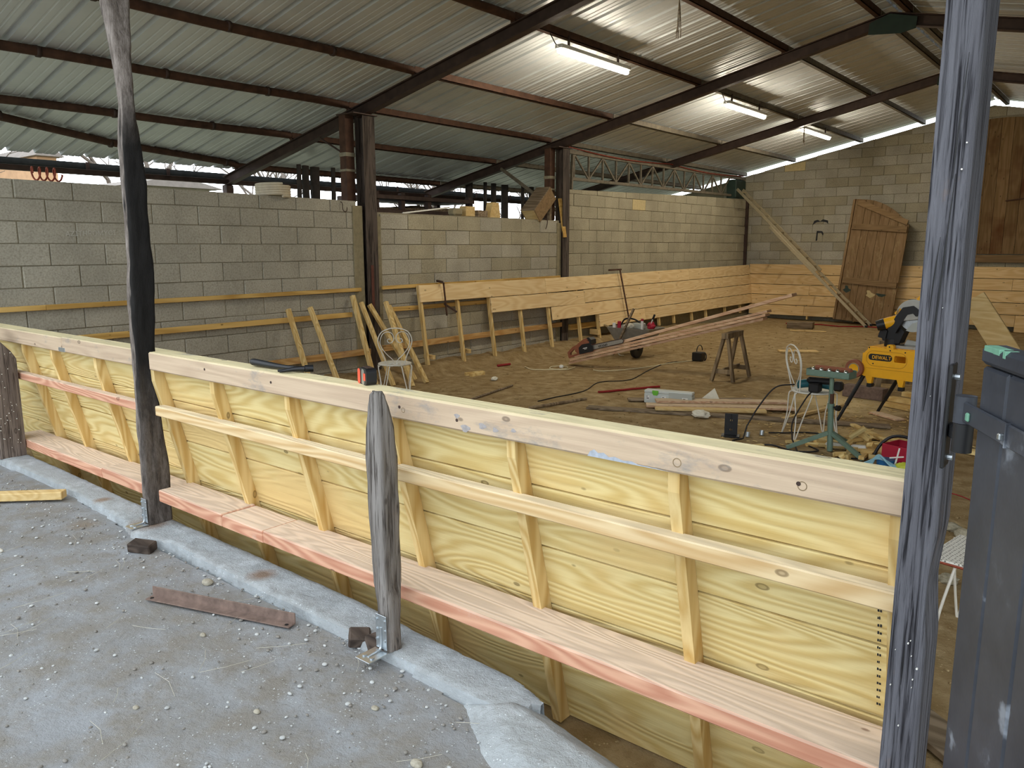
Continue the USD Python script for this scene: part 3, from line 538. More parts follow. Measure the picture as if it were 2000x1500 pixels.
# tube lights under their purlin
def tube_light(y0, y1, label):
    t = thing('tube_light', label, 'light', (2.6,(y0+y1)/2,4.0), group=None)
    part(t, 'housing', span((2.545,y0-0.02,4.03), (2.655,y1+0.02,4.08), 0.008), M['white'])
    part(t, 'diffuser', tube([(2.6,y0,4.012),(2.6,y1,4.012)], 0.036, 14), M['tube_on'], 'glowing white diffuser', smooth=40)
    for y in (y0+0.2, y1-0.2): part(t, 'clip', span((2.575,y-0.01,4.07), (2.6,y+0.01,PB(2.57)+0.03), 0.001), M['steel_dark'])
    part(t, 'cable', tube(curve([(2.6,y0-0.02,4.05),(2.6,y0-0.08,4.07),(2.58,y0-0.16,4.17)], 12), 0.006, 6), M['cable_black'])
tube_light(7.74, 9.23, 'lit tube light nearest the fence, under its roof purlin')
tube_light(12.32, 13.86, 'lit tube light second from the front')
tube_light(15.80, 17.38, 'lit tube light nearest the gable wall')

# arched hatch, boarded up, in the gable wall
h = thing('door_1', 'tall boarded arched opening high in the gable wall', None, (5.9,YG,1.5), kind='structure')
xs = np.linspace(4.95, 6.75, 9)
arch = lambda x: 3.62+0.80*math.sqrt(max(0, 1-((x-5.42)/1.45)**2))
for i in range(8):
    a, b = xs[i]+0.003, xs[i+1]-0.003
    part(h, 'plank', plate_xz([(a,1.62),(b,1.62),(b,arch(b)),((a+b)/2,arch((a+b)/2)),(a,arch(a))], YG-0.03-0.01*rng.random(), 0.035), M['hatch'])
part(h, 'sill_plank', span((4.95,YG-0.07,1.44), (6.5,YG-0.005,1.60), 0.008), M['old_door_x'])
part(h, 'latch', bar((5.60,YG-0.05,2.72), (5.95,YG-0.05,2.76), 0.02, 0.025), M['rust'])
# ---------------------------------------------------------------- the plank fence (leaning inwards at its foot)
def yb(z): return 2.125+0.25*(0.91-z)              # outer face of the boards
def ys_(z): return max(2.022, yb(z)-0.062)         # outer face of the studs
fence = thing('plank_fence', 'long new kickboard fence of yellow planks on leaning studs across the barn front', 'fence', (4.9,2.1,0.0))
def rail_part(name, p, mat, label=None): return part(fence, name, p, mat, label)
# two bays: the left one is set back behind the burnt pole. Five courses of boards with butt joints at the studs
STX = [1.79,2.30,2.985,4.0,4.597,5.222,5.90,6.513,7.132,7.742]
zc = [(1.215,0.955),(0.952,0.708),(0.705,0.458),(0.455,0.190),(0.187,-0.075)]
BACK = 0.128
for dy, dz, x0, x1, studs, cuts in ((BACK,-0.04,0.85,3.93,STX[:3],[[],[2.318],[],[3.0],[]]), (0.0,0.0,3.935,7.786,STX[3:],[[6.531],[5.24],[5.918],[5.24,7.15],[6.531]])):
    for (za, zb_), cs in zip(zc, cuts):
        za, zb_ = za+dz, max(zb_+dz, -0.075); xs = [x0]+cs+[x1]
        for a, b in zip(xs[:-1], xs[1:]):
            o = 0.002*rng.random(); n = nrm((0,-1,-0.25)); c0 = np.array([(a+b)/2, yb((za+zb_)/2-dz)+dy+0.0145+o, (za+zb_)/2])
            m = cbox((b-a-0.003, 0.028, math.hypot(za-zb_, 0.25*(za-zb_))-0.004), 0.003)
            R = np.eye(4); R[:3,1] = -n; R[:3,2] = np.cross([1,0,0], -n); R[:3,3] = c0; m.apply_transform(R); rail_part('board', m, M['board'])
    # studs: plumb-cut at the head, leaning below
    for x in studs:
        zt = 1.13; lo = -0.075-dz; poly = [(ys_(zt)+dy, zt+dz), (yb(zt)+dy, zt+dz), (yb(lo)+dy, lo+dz), (yb(lo)-0.062+dy, lo+dz), (yb(1.065)-0.062+dy, 1.065+dz)]
        m = plate_yz(poly, x-0.001, 0.038)
        if m.volume < 0: m.invert()
        rail_part('stud', m, M['stud'])
# rails
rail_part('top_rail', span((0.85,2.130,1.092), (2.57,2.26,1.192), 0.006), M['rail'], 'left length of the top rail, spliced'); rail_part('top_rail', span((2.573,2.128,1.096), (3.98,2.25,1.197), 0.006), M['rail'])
rail_part('top_rail', span((4.03,2.0,1.131), (7.80,2.105,1.229), 0.007), M['rail'], 'weathered grey top rail with blue stains and paler top')
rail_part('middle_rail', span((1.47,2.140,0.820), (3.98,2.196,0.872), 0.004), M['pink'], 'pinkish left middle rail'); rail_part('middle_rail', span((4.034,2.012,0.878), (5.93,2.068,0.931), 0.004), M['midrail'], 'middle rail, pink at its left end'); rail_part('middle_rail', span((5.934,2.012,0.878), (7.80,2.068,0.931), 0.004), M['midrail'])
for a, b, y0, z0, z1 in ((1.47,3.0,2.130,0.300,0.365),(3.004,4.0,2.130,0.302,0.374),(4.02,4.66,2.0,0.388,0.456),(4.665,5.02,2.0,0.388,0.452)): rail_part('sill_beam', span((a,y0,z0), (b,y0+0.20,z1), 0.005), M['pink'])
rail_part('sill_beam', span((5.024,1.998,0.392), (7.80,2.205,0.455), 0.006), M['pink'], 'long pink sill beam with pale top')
rail_part('splice_strap', span((2.52,2.126,1.097), (2.62,2.1305,1.125), 0.001), M['zinc'])
for x, z in ((7.10,0.42),(6.05,0.428),(5.63,0.43)):   # dark knots stand as flat discs in the wood
    pass
for k in range(16):   # row of illegible ink stamps printed on the boards
    z = 0.86-0.024*k*1.0; w = 0.006+0.006*rng.random(); part(fence, 'ink_stamp', cat_([span((7.702+dx,yb(z)-0.0012,z), (7.702+dx+w*0.4,yb(z)+0.001,z+0.010*(0.5+0.5*rng.random())), 0.0001) for dx in (0, w*0.55)]), M['black'], 'small black ink stamp')
def stain(pts, y, mat, lab): m = plate_xz(pts, y, 0.0006); part(fence, 'stain', m, mat, lab)
stain([(6.86,1.1335),(7.15,1.1335),(7.10,1.136),(7.04,1.137),(7.02,1.143),(6.99,1.140),(6.96,1.147),(6.94,1.142),(6.92,1.153),(6.90,1.149),(6.885,1.158),(6.87,1.150)], 1.9994, M['blue_chalk'], 'smudged blue paint stain')
for cx, cz, r in ((6.42,1.165,0.016),(6.48,1.16,0.012),(6.34,1.145,0.02),(6.30,1.185,0.012),(6.56,1.17,0.010)): stain([(cx+r*1.3*math.cos(a)*(0.8+0.3*math.sin(3*a+cx*9)), cz+r*0.7*math.sin(a)) for a in np.linspace(0,6.28,12,endpoint=False)], 1.9994, M['blue_grey'], 'grey blue smudge')
for cx, cz, r in ((7.17,1.165,0.014),(7.53,1.165,0.013),(6.02,1.17,0.010)): part(fence, 'knot', cat_([lathe([(r*0.8,0),(r,0),(r,0.0008),(r*0.8,0.0008),(r*0.8,0)], 20, (cx,1.9995,cz), 'y')]), M['trestle'], 'round brown knot')
for x, z in ((6.30,1.17),(7.52,1.17),(6.0,1.18),(4.6,1.19),(5.16,1.185)): rail_part('screw_head', cyl((x,2.0,z), (x,1.9985,z), 0.006, 10), M['steel_dark'])

# ---------------------------------------------------------------- posts
def quad(x0, x1, xr, y0, y1, yr): return [(x0,y0),(x1,y0-0.0),(xr,yr),(xr-0.01,y1),(x0+0.015,y1)]
po = thing('burnt_pole', 'tall crooked oak pole with a charred black side, standing left in the fence', 'pole', (4.02,2.0,0.25))
rings = []
for z, xl, xm, xr in ((0.25,3.885,3.965,4.15),(0.50,3.885,3.955,4.16),(0.75,3.88,3.95,4.135),(1.0,3.89,3.96,4.115),(1.25,3.90,3.975,4.13),(1.45,3.895,3.985,4.15),(1.70,3.935,4.0,4.172),(1.95,3.945,4.02,4.168),(2.1,3.935,4.02,4.175),(2.3,3.94,4.03,4.16),(2.5,3.99,4.07,4.15),(2.75,3.95,4.03,4.145),(3.0,3.885,3.985,4.15),(3.4,3.90,4.0,4.15),(4.30,3.92,4.01,4.14)):
    xl, xm = xl-0.012, xm+0.008; yk = 1.965+(xr-xm)*0.74            # the right face runs back along the line of sight
    rings.append((z, [(xl+0.012,1.975),((xl+xm)/2,1.962),(xm-0.01,1.962),(xm,1.970),(xm+0.006,yk-0.012),(xm-0.012,yk),(xl+0.04,yk-0.002),(xl,yk-0.02)]))
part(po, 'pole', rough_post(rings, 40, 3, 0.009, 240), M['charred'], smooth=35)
def bracket(parent, x, y, z):
    part(parent, 'post_bracket', cat_([span((x-0.03,y-0.003,z+0.012), (x+0.03,y,z+0.15), 0.001), cat_([tube(curve([(x+dx,y-0.002,z+0.10),(x+dx,y-0.004,z+0.03),(x+dx,y-0.02,z+0.010),(x+dx,y-0.07,z+0.006)], 12), 0.006, 6) for dx in (-0.0,)]), span((x-0.04,y-0.10,z+0.002), (x+0.04,y,z+0.007), 0.001)]+[cyl((x+dx,y-0.003,z+dz), (x+dx,y-0.008,z+dz), 0.005, 8) for dx in (-0.022,0.022) for dz in (0.05,0.09,0.13)]+[cyl((x+dx,y-0.07,z+0.006), (x+dx,y-0.07,z+0.012), 0.009, 8) for dx in (-0.02,0.022)]), M['zinc'], 'shiny zinc angle bracket')
bracket(po, 3.935, 1.955, 0.25)
sp_ = thing('short_post', 'short grey weathered oak post with a rounded top, middle of the fence', 'post', (6.06,1.92,0.25))
rings = []
for z, xl, xm, xr in ((0.25,6.0,6.07,6.150),(0.36,5.985,6.06,6.145),(0.42,5.985,6.06,6.150),(0.5,5.965,6.05,6.16),(0.7,5.955,6.055,6.155),(0.9,5.945,6.055,6.155),(1.0,5.94,6.055,6.155),(1.12,5.95,6.055,6.14),(1.20,5.965,6.055,6.115),(1.245,5.975,6.055,6.10),(1.262,6.0,6.05,6.085)):
    yk = 1.855+(xr-xm)*0.91
    rings.append((z, [(xl,1.875),((xl+xm)/2,1.858),(xm-0.012,1.852),(xm,1.862),(xm+0.004,yk-0.02),(xm-0.015,yk),(xl+0.03,yk),(xl,yk-0.02)]))
part(sp_, 'post', rough_post(rings, 44, 9, 0.007, 160), M['grey_oak'], smooth=35)
bracket(sp_, 6.035, 1.845, 0.25)
ep = thing('fence_end_post', 'squat brown post with white paint specks, far left end of the fence', 'post', (1.66,2.02,0.25))
rings = [(z, [(x-0.20,1.945),(x-0.006,1.945),(x,1.952),(x+0.002,y-0.01),(x-0.006,y),(x-0.20,y)]) for z, x, y in ((0.25,1.752,2.125),(0.7,1.757,2.124),(0.98,1.760,2.122),(1.04,1.760,2.09),(1.10,1.760,2.04),(1.15,1.758,2.0),(1.19,1.755,1.97))]
part(ep, 'post', rough_post(rings, 30, 14, 0.002, 90), M['brown_oak'], smooth=30)
sp = [(1.945+0.16*rng.random(), 0.28+0.45*rng.random()) for _ in range(30)]+[(1.95+0.15*rng.random(), 0.7+0.35*rng.random()) for _ in range(9)]
part(ep, 'paint_speck', cat_([cyl((1.750,y,z), (1.7625,y,z), 0.0014+0.0022*rng.random(), 7) for y, z in sp]), M['white'], 'white paint specks', kind='stuff')
gp_ = thing('gate_post', 'tall dark square oak post with deep cracks, right of the fence', 'post', (7.83,1.98,0.2))
rings = []
for z in np.linspace(0.15, 4.25, 30):
    e = 0.0012*math.sin(z*5.1)+0.001*math.sin(z*13); nt = -0.012 if 0.98 < z < 1.03 else 0
    rings.append((z, [(7.790-0.5*e,1.90),(7.858+e,1.90),(7.866+e+nt,1.908),(7.862+0.4*e+nt,2.07),(7.80,2.07),(7.788,1.91)]))
part(gp_, 'post', rough_post(rings, 110, 31, 0.0014, 300), M['dark_oak'], smooth=25)
def crack(pts, w, d=0.004):
    p = curve(pts, 24); return tube(p, [w*(0.35+0.65*math.sin(math.pi*i/(len(p)-1))) for i in range(len(p))], 5)
for pts, w in (([(7.838,1.8965,1.93),(7.832,1.8965,1.80),(7.829,1.8965,1.72),(7.824,1.8965,1.60),(7.822,1.8965,1.50),(7.817,1.8965,1.42)],0.0022), ([(7.842,1.8965,2.17),(7.838,1.8965,2.08),(7.834,1.8965,1.98),(7.833,1.8965,1.92)],0.0018), ([(7.82,1.8965,1.80),(7.814,1.8965,1.70),(7.811,1.8965,1.62)],0.0015), ([(7.823,1.8965,0.86),(7.822,1.8965,0.76)],0.0015)):
    part(gp_, 'crack', crack(pts, w), M['black'], 'deep dark crack')
sp = [(7.80+0.055*rng.random(), 0.4+1.8*rng.random()) for _ in range(13)]
part(gp_, 'paint_speck', cat_([cyl((x,1.8985,z), (x,1.894,z), 0.0008+0.0016*rng.random()**2, 6) for x, z in sp]), M['white'], 'white paint specks', kind='stuff')

# ---------------------------------------------------------------- the dark gate with its strap hinge
ga = math.radians(-28); gd = np.array([-math.sin(ga), -math.cos(ga), 0]); gn = np.array([-gd[1]*-1, gd[0]*-1, 0]); gn = np.array([-math.cos(ga), math.sin(ga)*1, 0]); gn = nrm(np.cross([0,0,1], gd)); gn = gn if gn[0] < 0 else -gn
G0 = np.array([7.937, 1.787, 0.0])                       # hinge-side edge of the face that is seen
def on_gate(u, z, o=0.0): return G0+gd*u+gn*o+np.array([0,0,z])
gate = thing('barn_gate', 'black painted plank gate with a strap hinge, right edge of the view', 'gate', tuple(on_gate(0.5, 0.22)))
def gbox(u0, u1, z0, z1, o0, o1, c=0.004):
    m = cbox((u1-u0, abs(o1-o0), z1-z0), c); R = np.eye(4); R[:3,0] = gd; R[:3,1] = np.cross([0,0,1], gd); R[:3,2] = [0,0,1]; R[:3,3] = on_gate((u0+u1)/2, (z0+z1)/2, (o0+o1)/2); m.apply_transform(R)
    return m
us = [0.0,0.122,0.268,0.41,0.555,0.70,0.84,0.98]
for i in range(7): part(gate, 'plank', gbox(us[i]+0.002, us[i+1]-0.002, 0.24, 1.548-0.003*rng.random(), -0.030, -0.001*rng.random(), 0.005), M['gate'])
part(gate, 'top_ledge', gbox(-0.004, 0.99, 1.550, 1.588, -0.045, 0.004, 0.008), M['gate']); part(gate, 'back_ledge', gbox(0.03, 0.95, 1.30, 1.44, -0.058, -0.031, 0.004), M['gate'])
for u, w in ((0.012,0.045),(0.055,0.03),(0.10,0.012)): part(gate, 'flaked_paint', gbox(u, u+w, 1.578-0.006*rng.random(), 1.5885, -0.02, 0.0048, 0.001), M['gate_green'], 'flaked green paint')
sth = part(gate, 'strap_hinge', cat_([gbox(-0.055, 0.95, 1.420, 1.463, 0.002, 0.010, 0.003), gbox(0.165, 0.168, 1.418, 1.465, 0.004, 0.014, 0.001)]), M['gate'])
for u in (0.155,0.40,0.66): part(sth, 'bolt', cat_([put(lathe([(0,0.006),(0.008,0.005),(0.011,0.0)], 12), np.block([[frame((0,0,0), gd)[:, [0,1,2]] @ np.array([[1,0,0],[0,0,-1],[0,1,0]]).T, on_gate(u,1.437,0.010)[:,None]], [np.zeros((1,3)), np.ones((1,1))]])), gbox(u-0.006, u+0.006, 1.431, 1.443, 0.010, 0.020, 0.002)]), M['zinc'])
part(sth, 'nut', gbox(-0.022, -0.008, 1.428, 1.446, 0.009, 0.016, 0.003), M['gate_green'], 'square nut with green paint')
hx, hy = on_gate(-0.068, 0)[:2]
part(sth, 'hinge_eye', cyl((hx,hy,1.415), (hx,hy,1.472), 0.021, 20), M['gate'], smooth=40)
pin = thing('hinge_pin', 'black hinge pintle bolted to the dark gate post', 'hinge', (7.875,1.90,1.36))
part(pin, 'cup', cyl((hx,hy,1.352), (hx,hy,1.414), 0.020, 20), M['black'], smooth=40); part(pin, 'back_plate', span((7.862,1.88,1.30), (7.870,1.935,1.53), 0.002), M['black']); part(pin, 'arm', bar((7.868,1.91,1.385), (hx,hy,1.385), 0.016, 0.03), M['black'])
for z in (1.50,1.32): part(pin, 'bolt', cyl((7.870,1.915,z), (7.880,1.915,z), 0.007, 8), M['zinc'])

# ---------------------------------------------------------------- things on the yard and on the rail
solo('timber_batten', bar((2.10,1.02,0.245), (2.98,1.90,0.245), 0.075, 0.05, c=0.004), M['loose'], 'pale timber batten lying on the yard at the left edge', 'timber')
ai = thing('angle_iron', 'rusty steel angle lying on the grey yard', 'metal bar', (5.17,1.65,0.205))
a0, a1 = np.array([4.80,1.545,0.222]), np.array([5.535,1.79,0.222])
dd = nrm(a1-a0); nn = np.cross([0,0,1], dd)
part(ai, 'upright_flange', bar(a0+nn*0.022+[0,0,0.018], a1+nn*0.022+[0,0,0.018], 0.006, 0.046, c=0.002), M['rust_plate']); part(ai, 'flat_flange', bar(a0-[0,0,0.004], a1-[0,0,0.004], 0.05, 0.006, c=0.002), M['rust_plate'])
for q in (0.03,0.97): p = a0+(a1-a0)*q-nn*0.008; part(ai, 'bolt_hole', cyl(p+[0,0,-0.002], p+[0,0,0.0005], 0.008, 12), M['black'])
def chunk(name, at, size, rz, mat, label, cat, seed, tilt=0.0, group=None):
    m = cbox(size, 0.006); m = m.subdivide().subdivide(); v = m.vertices; v += (meshkit.fbm(v*30+seed, 3, seed)-0.5)[:,None]*nrm(v+1e-6)*0.012; v[:,2] += 0.0
    m = trimesh.Trimesh(v, m.faces, process=False); R = trimesh.transformations.euler_matrix(tilt, 0.5*tilt, rz); m.apply_transform(R); m.apply_translation((at[0], at[1], at[2]-m.bounds[0][2]-0.004))
    return solo(name, m, mat, label, cat, group, smooth=25)
chunk('wood_chunk', (4.21,1.80,0.207), (0.13,0.075,0.05), 0.5, M['burnt_chunk'], 'dark broken wood chunk on the yard near the burnt pole', 'wood chunk', 1, 0.12)
chunk('wood_chunk', (5.865,1.875,0.207), (0.085,0.075,0.05), 0.9, M['burnt_chunk'], 'left of two dark wood chunks at the foot of the short post', 'wood chunk', 2, 0.25)
chunk('wood_chunk', (5.965,1.885,0.207), (0.12,0.085,0.045), -0.5, M['burnt_chunk'], 'right of two dark wood chunks at the foot of the short post', 'wood chunk', 3, 0.2)
STONE_LABELS = ['pale angular stone on the yard near the timber batten', 'round stone at the kerb, midway between pole and angle iron', 'smooth pebble on the yard at the concrete apron, near the short post', 'small stone on the yard in front of the short post', 'small stone beside the right end of the angle iron', 'small stone on the yard between wood chunks and apron', 'small stone on the open yard in front of the angle iron', 'stone on the yard at the lower edge of the apron']
for i, (x, y, s) in enumerate(((3.62,1.32,0.045),(4.85,1.80,0.05),(6.58,1.50,0.035),(5.95,1.35,0.022),(5.30,1.52,0.024),(6.25,1.62,0.024),(5.6,1.1,0.02),(6.95,1.60,0.03))):
    m = trimesh.creation.icosphere(2, 1.0); v = m.vertices*np.array([s, s*0.75, s*0.5])*0.6; v *= (0.85+0.4*meshkit.fbm(m.vertices*1.5+i*7, 3, i))[:,None]
    z0 = float(yard_z(np.array([x]), np.array([y]))[0]); mm = trimesh.Trimesh(v+[x, y, z0+s*0.17], m.faces, process=False)
    solo('yard_stone', mm, M['block'] if i else M['white'], STONE_LABELS[i], 'stone', 'loose stones on the yard' if i else None, smooth=True)
# gravel and straw: beyond counting
pts = []; P_ = []; F_ = []; ico = trimesh.creation.icosphere(1, 1.0); nF = 0
for _ in range(9000):
    x, y = rng.uniform(1.0, 7.6), rng.uniform(0.1, 1.88)
    if rng.random() > 0.25+0.75*max(0, 1-(1.88-y)/0.35)*1.2: continue
    s = 0.0022+0.0075*rng.random()**4; z = float(0.205+0.006*rng.random()); k = np.array([s*(0.7+0.6*rng.random()), s*(0.7+0.6*rng.random()), s*0.6]); P_.append(ico.vertices*k+[x, y, z+0.2*s]); F_.append(ico.faces+nF); nF += len(ico.vertices)
hf = len(P_)//2
for nm, sl, mt, lab in (('yard_gravel', slice(0,hf), plain('pebbles', '#b3b5b3', 0.9, 0, 0.35, 30), 'small pale pebbles scattered over the yard and along the kerb'), ('yard_grit', slice(hf,None), M['pebble_dark'], 'small brownish pebbles and grit scattered over the yard')):
    pv = P_[sl]; pf_ = np.vstack([ico.faces+k*len(ico.vertices) for k in range(len(pv))]); solo(nm, trimesh.Trimesh(np.vstack(pv), pf_, process=False), mt, lab, 'gravel', kind='stuff', smooth=True)
st = []
for _ in range(110):
    x, y, a, l = rng.uniform(1.6, 7.0), rng.uniform(0.3, 1.85), rng.uniform(0, math.pi), rng.uniform(0.03, 0.11); z = 0.217
    st.append(tube([(x-l*math.cos(a),y-l*math.sin(a),z), (x,y,z+0.004), (x+l*math.cos(a+0.3),y+l*math.sin(a+0.3),z)], 0.0008, 4))
solo('straw_litter', cat_(st), plain('straw', '#b6b2a2', 0.9, 0, 0.2, 20), 'dry straw and twigs littering the grey yard', 'straw', kind='stuff')
# hammer: black claw hammer lying on the top rail
hm = thing('claw_hammer', 'black claw hammer lying on top of the fence rail', 'hammer', (5.16,2.07,1.23))
part(hm, 'handle', tube(curve([(4.93,2.055,1.252),(5.0,2.06,1.250),(5.10,2.068,1.246),(5.20,2.077,1.246),(5.27,2.085,1.247)], 24), np.interp(np.linspace(0,1,25), [0,0.06,0.4,0.7,1], [0.013,0.0175,0.015,0.0105,0.010]), 12), M['black'], smooth=40)
part(hm, 'head', cat_([tube(curve([(5.215,2.01,1.238),(5.235,2.04,1.243),(5.262,2.07,1.247),(5.285,2.095,1.247)], 14), [0.005,0.006,0.007,0.008,0.009,0.010,0.0105,0.011,0.0115,0.012,0.0125,0.013,0.013], 8), cyl((5.285,2.095,1.248),(5.305,2.125,1.248), 0.016, 16), tube(curve([(5.19,2.02,1.238),(5.225,2.045,1.243),(5.26,2.07,1.247)], 10), 0.006, 6)]), plain('forged_steel', '#2a2a2c', 0.4, 0.6, 0.1, 20), smooth=40)
# tape measure
tp = thing('tape_measure', 'black and orange-red tape measure standing on the fence rail above the short post', 'tape measure', (5.72,2.075,1.229))
def rprism(w, h, r): return sbox(-w/2+r, r, w/2-r, h-r).buffer(r, quad_segs=6)
bd = nrm((1,-0.35,0)); Rb = np.eye(4); Rb[:3,0] = bd; Rb[:3,1] = [0,0,1]; Rb[:3,2] = np.cross(bd, [0,0,1]); Rb[:3,3] = (5.735,2.075,1.2295)
def tpart(poly, z0, z1): m = ext(poly, z1-z0); m.apply_translation((0,0,z0)); m.apply_transform(Rb); return m
tcs = part(tp, 'case', tpart(rprism(0.082,0.068,0.018), -0.022, 0.022), M['black'], smooth=40); part(tp, 'silver_front', tpart(rprism(0.030,0.064,0.012).intersection(sbox(-0.02,0,0.02,0.07)), -0.0225, 0.0225), M['grey_metal'], 'silver band'); 
part(tp, 'end_cap', tpart(rprism(0.028,0.062,0.012), -0.0235, 0.0235).apply_translation(bd*-0.042), M['orange'], 'orange-red end'); part(tcs, 'label', tpart(sbox(0.006,0.018,0.028,0.048), 0.022, 0.0232), M['orange'], 'orange-red label'); part(tcs, 'belt_clip', tpart(sbox(-0.025,0.0685,0.03,0.072), -0.012, 0.012), M['steel_dark'])
# ---------------------------------------------------------------- along the block walls
def gz(x, y): return float(floor_z(np.array([x]), np.array([y]))[0])
def lath(y0, y1, z0, z1, dz, label, mat='batten_y', th=0.042, cut=None):
    t = thing('wall_batten', label, 'batten', (0.03,(y0+y1)/2,z0)); ys = [y0]+(cut or [])+[y1]
    for a, b in zip(ys[:-1], ys[1:]): part(t, 'batten', bar((0.02+th/2,a+0.001,(z0+z1)/2+dz*(a-y0)), (0.02+th/2,b-0.001,(z0+z1)/2+dz*(b-y0)), th, z1-z0, c=0.003), M[mat])
    return t
lath(0.3, 6.83, 1.195, 1.243, 0.002, 'upper of the pale battens nailed along the left block wall', cut=[2.98])
lath(0.3, 6.66, 0.868, 0.930, 0.002, 'middle batten nailed along the left block wall')
lath(0.3, 6.93, 0.375, 0.450, -0.002, 'thick low reddish beam along the foot of the left block wall', 'larch_y', 0.075)
lath(7.20, 11.35, 1.215, 1.263, 0.006, 'top batten along the low centre wall, its end left of the planks')
lath(7.36, 11.3, 0.905, 0.965, 0.000, 'middle batten along the low centre wall, behind the leaning studs')
lath(7.16, 11.36, 0.372, 0.450, 0.003, 'thick low beam along the foot of the low centre wall', 'larch_y', 0.075)
lath(11.62, 17.0, 0.30, 0.40, -0.005, 'low yellow beam seen under the planks of the far wall', 'batten_y', 0.075)
# plank lining on its studs
def xk(z): return 0.115+0.16*(1.27-z)               # stud face that carries the planks
lining = thing('plank_lining', 'new orange pine plank lining on leaning studs along the block walls', 'wall lining', (0.2,13.6,0.0))
rz = lambda y: 0.0085*max(0, y-10.5)
def lining_board(a, b, z0, z1, o=0.0):
    m = cbox((0.026, b-a-0.004, (z1-z0)*1.012-0.004), 0.003); zc_ = (z0+z1)/2+rz((a+b)/2); R = trimesh.transformations.rotation_matrix(-math.atan(0.16), [0,1,0]); m.apply_transform(R)
    v = m.vertices; v[:,2] += (v[:,1])*0.0085*(1 if a > 10 else 0); m.apply_translation((xk((z0+z1)/2)+0.013+o, (a+b)/2, zc_)); part(lining, 'board', m, M['plank_y'])
rows = [((1.01,1.255),[7.80,8.29,10.77,13.2,16.1,19.48]), ((0.770,1.005),[9.30,11.9,14.9,17.8,19.48]), ((0.535,0.765),[10.87,13.3,16.5,19.48]), ((0.300,0.530),[12.31,14.0,16.0,19.48])]
for (z0, z1), c in rows:
    for a, b in zip(c[:-1], c[1:]): lining_board(a, b, z0, z1, 0.002*rng.random())
for i, y in enumerate([7.84,8.60,9.32,10.07,10.84,11.72,12.34,14.64,15.30,16.14,16.86,17.9,18.8]):
    z1 = 1.25+rz(y); z0 = max(0.02, gz(xk(0.1)-0.03, y)-0.02) if y < 17 else 0.2
    zb0 = z0 if y < 13 else 0.16
    a = np.array([xk(z1-rz(y))-0.03, y, z1]); b = np.array([xk(zb0)-0.03, y-0.02, zb0]); part(lining, 'stud', bar(b, a, 0.045, 0.058, (1,0,0)), M['stud'])
for y, z in ((7.84,0.23),(8.60,0.24)): part(lining, 'wedge', bar((0.10,y+0.09,z), (0.33,y+0.05,z), 0.05, 0.06), M['loose'])
part(lining, 'wedge', bar((0.08,12.30,0.22), (0.30,12.25,0.22), 0.05, 0.10), M['loose'])
gl = thing('plank_lining', 'horizontal pine planks along the foot of the gable wall', 'wall lining', (3.0,19.5,0.1))
def gy(z): return 19.56-0.12*(1.36-z)
grow = [((1.105,1.352),[0.14,1.78,4.3,7.2,11]), ((0.856,1.10),[0.15,2.6,5.9,9.5,11]), ((0.606,0.851),[0.17,1.70,4.9,8.1,11]), ((0.356,0.601),[0.2,3.3,6.6,9.9,11]), ((0.105,0.351),[0.23,1.62,4.4,6.02,8.5,11])]
for (z0, z1), c in grow:
    for i, (a, b) in enumerate(zip(c[:-1], c[1:])):
        lo = z0-(0.11 if (z0 < 0.2 and abs(a-6.02) < 0.01) else 0); m = cbox((b-a-0.004, 0.026, (z1-lo)-0.004), 0.003); m.apply_transform(trimesh.transformations.rotation_matrix(math.atan(0.12)*-1, [1,0,0])); m.apply_translation(((a+b)/2, gy((z1+lo)/2)-0.014-0.002*rng.random(), (z1+lo)/2)); part(gl, 'board', m, M['plank_x'])
for x in np.arange(0.6, 10.8, 1.1): part(gl, 'stud', bar((x,gy(1.33)+0.03,1.33), (x,gy(0.02)+0.03,0.02), 0.045, 0.055, (0,1,0)), M['stud'])
# loose studs leaning against the left wall and column
for y0, y1, x1, z1, w, lab in ((5.66,5.69,0.46,1.045,0.05,'loose stud leaning on the left wall, leftmost of the leaning ones'), (5.98,6.10,0.46,1.05,0.05,'loose stud leaning on the left wall, second from the left'),
    (6.66,6.62,0.52,1.16,0.055,'broad pale stud leaning beside the first column, left of the white chair')):
    solo('leaning_stud', bar((x1,y1,gz(x1,y1)), (0.075,y0,z1), w, 0.055, (1,0,0)), M['stud'], lab, 'stud', 'loose studs leaning on the wall')
for (xa, ya, za), (xb, yb_), w, lab in (((0.12,6.76,1.07),(0.62,6.84),0.05,'thin stud leaning on the column, directly behind the white chair back'), ((0.085,6.93,1.03),(0.55,7.30),0.055,'short stud leaning steeply to the right in front of the first column'),
    ((0.20,7.12,1.06),(0.84,6.97),0.055,'stud leaning on the column right of the white chair back'), ((0.12,7.24,1.0),(0.80,7.27),0.06,'rightmost of the loose studs leaning by the white chair')):
    solo('leaning_stud', bar((xb,yb_,gz(xb,yb_)), (xa,ya,za), w, 0.05, (1,0,0)), M['stud'], lab, 'stud', 'loose studs leaning on the wall')
cl = thing('bar_clamp', 'short dark screw clamp gripping the top plank', 'clamp', (0.2,8.24,0.78))
part(cl, 'bar', bar((0.20,8.24,1.28), (0.24,8.26,0.80), 0.03, 0.012), M['rust']); part(cl, 'jaw', bar((0.22,8.20,1.285), (0.05,8.26,1.30), 0.03, 0.03), M['steel_dark']); part(cl, 'spindle', bar((0.21,8.24,0.97), (0.25,8.46,0.84), 0.025, 0.025), M['steel_dark'])
cl = thing('bar_clamp', 'long rusty sash clamp standing against the plank lining behind the wheelbarrow', 'clamp', (0.3,13.2,0.35))
